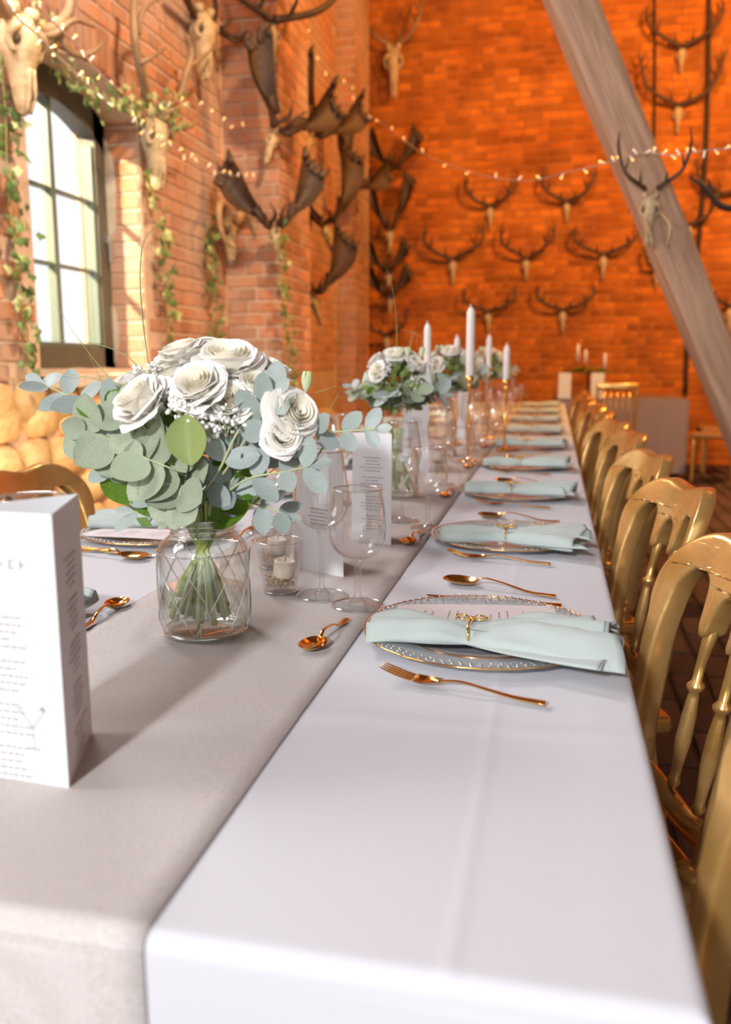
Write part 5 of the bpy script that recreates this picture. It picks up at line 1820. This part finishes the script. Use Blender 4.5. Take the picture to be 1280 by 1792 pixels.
mbu = MB(); mbu.tube([(0, 0, 0), (0, 0, .020)], [.0028, .0028], 6)
mbu.ball((0, 0, .022), .0055, 2, mi=1)
D_bulb = mbu.data('bulb', [M['bulbw'], M['bulb']])
D_dim = MB().tube([(0, 0, 0), (0, 0, .03)], [.0035, .0035], 6).data('bulb', M['bulbw'])
def lights(label, P, bulbs, rad=.0025, sc=1.0):
    t = thing('light_string', label, 'string lights', P[0], 0, 'fairy light strings')
    c = catmull([Vector(p)-Vector(P[0]) for p in P], 12)
    mb = MB(); mb.tube(c, rad, 5); mb.build('wire', M['wire'], t)
    rr = random.Random(len(label))
    for k in range(bulbs):
        i = int((k+.5)/bulbs*(len(c)-1)); p = c[i]
        o = link('bulb', D_bulb if rr.random() < .8 else D_dim, t, loc=p, scale=(sc, sc, sc))
        o.rotation_mode = 'QUATERNION'
        o.rotation_quaternion = Vector((rr.uniform(-1, 1), rr.uniform(-.3, .3), rr.choice([-1, 1, 1])*rr.uniform(.3, 1))).to_track_quat('Z', 'Y')
lights('fairy light string sagging in front of the gable wall, left of the brace', [on(x, y, 1, yy) for x, y, yy in ((612, 150, 8.2), (640, 195, 7.9), (682, 225, 7.5), (740, 268, 6.9), (830, 303, 6.1), (920, 316, 5.4), (1000, 300, 4.7), (1082, 280, 4.15))], 15, .0035, 1.15)
lights('fairy light string running on to the right across the oak brace', [on(x, y, 1, 4.05) for x, y in ((1072, 284), (1125, 268), (1185, 272), (1245, 262), (1320, 258), (1420, 240))], 20, .003, .95)
lights('fairy light string falling from the top left over the window arch', [on(x, y, 0, XW+.35) for x, y in ((0, -15), (30, 30), (65, 60), (100, 98), (150, 145), (200, 190))], 14, .004)
lights('second light wire looping from the top of the window arch', [on(x, y, 0, XW+.25) for x, y in ((60, 5), (100, 45), (135, 78), (165, 118), (210, 160))], 8, .004)
lights('fairy light string hanging from the deer skull to the brick pier, lower', [on(x, y, 0, XW+.25) for x, y in ((230, 190), (255, 230), (290, 250), (330, 275), (380, 300), (430, 310), (490, 310))], 22, .0015)
lights('fairy light string hanging from the deer skull to the brick pier, upper', [on(x, y, 0, XW+.2) for x, y in ((275, 182), (310, 178), (345, 182), (390, 212), (430, 222), (480, 218), (495, 250), (515, 290))], 15, .0015)
lights('fairy light string high between pier and room corner', [on(x, y, 0, XW+.2) for x, y in ((455, -5), (470, 25), (490, 45), (515, 55), (540, 62), (540, 85), (555, 103), (585, 142), (605, 148), (628, 182))], 13, .001, 1.4)

# ================================================================== FAR TABLE GROUP
ft = thing('far_table', 'far banquet table with lilac-grey cloth before the gable wall', 'table', (.66, 9.2, 0))
mb = MB()
def cl(u, v):
    k = v*4
    s4 = [(-.62, -.45), (.62, -.45), (.62, .45), (-.62, .45), (-.62, -.45)]
    i = min(int(k), 3); t_ = k-i
    x = s4[i][0]+(s4[i+1][0]-s4[i][0])*t_; y = s4[i][1]+(s4[i+1][1]-s4[i][1])*t_
    q = .02*sin(v*60)*(1-u)
    return (x*(1+q), y*(1+q), .05+.71*u)
mb.grid(cl, 6, 120)
mb.box((-.62, -.45, .755), (.62, .45, .765))
mb.build('tablecloth', M['cloth_far'], ft)
for x, y, lab in ((.115, 8.75, 'left'), (.40, 8.72, 'right')):
    p = on(988 if lab == 'left' else 1045, 690, 1, 8.8)
    tent('small pinkish card on the far table, %s of two' % lab, [(p.x-.06, 8.75), (p.x+.06, 8.73), (p.x, 8.82)], .25, z=.767)
cs = thing('far_candelabra', 'dark candelabra with greenery and three candles on the far table', 'candelabra', (on(1030, 650, 1, 9.0).x, 9.0, .767))
MB().lathe([(0, 0), (.06, 0), (.02, .02), (.012, .05), (.012, .22), (.03, .25), (0, .26)], 16).build('stand', M['cable'], cs)
mb = MB(); rr = random.Random(4)
for k in range(130):
    a = rr.uniform(0, 2*pi); r_ = rr.random()**.5
    p = Vector((r_*.20*cos(a), r_*.12*sin(a), .25+.05*rr.random()*(1.2-r_)))
    d_ = Vector((cos(a), sin(a), rr.uniform(-.3, .6)))*.05; s2 = Vector((-sin(a), cos(a), .3))*.015
    mb.add([p, p+d_*.5+s2, p+d_, p+d_*.5-s2], [(0, 1, 2, 3)])
tag(mb.build('greenery', M['leaf'], cs), kind='stuff')
for j_, (px, y0_, y1_) in enumerate(((1013, 600, 632), (1026, 610, 636), (1060, 616, 645))):
    pt = on(px, y0_, 1, 9.0); pb = on(px, y1_, 1, 9.0)
    cd = thing('taper_candle', 'candle on the far candelabra, %s' % ('leftmost', 'middle', 'rightmost')[j_], 'candle', (pt.x, 9.0, pb.z), 0, 'white taper candles')
    h = pt.z-pb.z
    MB().lathe([(0, 0), (.016, 0), (.016, h-.03), (.008, h-.01), (0, h-.01)], 12).build('wax', M['wax'], cd)
    mb = MB(); mb.tube([(0, 0, h-.012), (0, 0, h)], .003, 5); mb.build('wick', M['inkdark'], cd)
# spindle-backed chairs by the far table
def far_chair(label):
    t = thing('far_chair', label, 'chair', group='chairs at the far table')
    for sx in (-1, 1):
        m2 = MB(); tubec(m2, [(sx*.17, -.19, 0), (sx*.17, -.18, .45), (sx*.175, -.24, .92)], [.014, .016, .014], 7); m2.build('leg', M['chair'], t)
        m2 = MB(); tubec(m2, [(sx*.18, .17, 0), (sx*.17, .17, .45)], [.012, .016], 7); m2.build('leg', M['chair'], t)
    for k in range(5):
        MB().tube([(-.11+.055*k, -.185, .47), (-.11+.055*k, -.235, .88)], .007, 6).build('spindle', M['chair'], t)
    MB().cbox((-.19, -.26, .87), (.19, -.22, .935), .012).build('top_rail', M['chair'], t)
    MB().cbox((-.20, -.20, .44), (.20, .19, .49), .015).build('seat', M['cushion'], t)
    return t
f0 = far_chair('spindle-backed gold chair before the far table, left one')
f0.location = (.55, 8.42, 0); f0.rotation_euler = (0, 0, .08)
dup(f0, (1.50, 8.35, 0), 1.1, 'spindle-backed gold chair at the right end of the far table, nearer')
dup(f0, (1.62, 9.05, 0), 1.57, 'spindle-backed gold chair at the right end of the far table, farther')
# twig on the floor near the right edge
tw = MB()
tubec(tw, [on(x, y, 2, .012) for x, y in ((1232, 1738), (1250, 1746), (1300, 1752))], [.004, .008, .008], 6)
tag(tw.build('floor_twig', M['dirt']), 'dark dry twig lying on the floor at the lower right', 'twig')
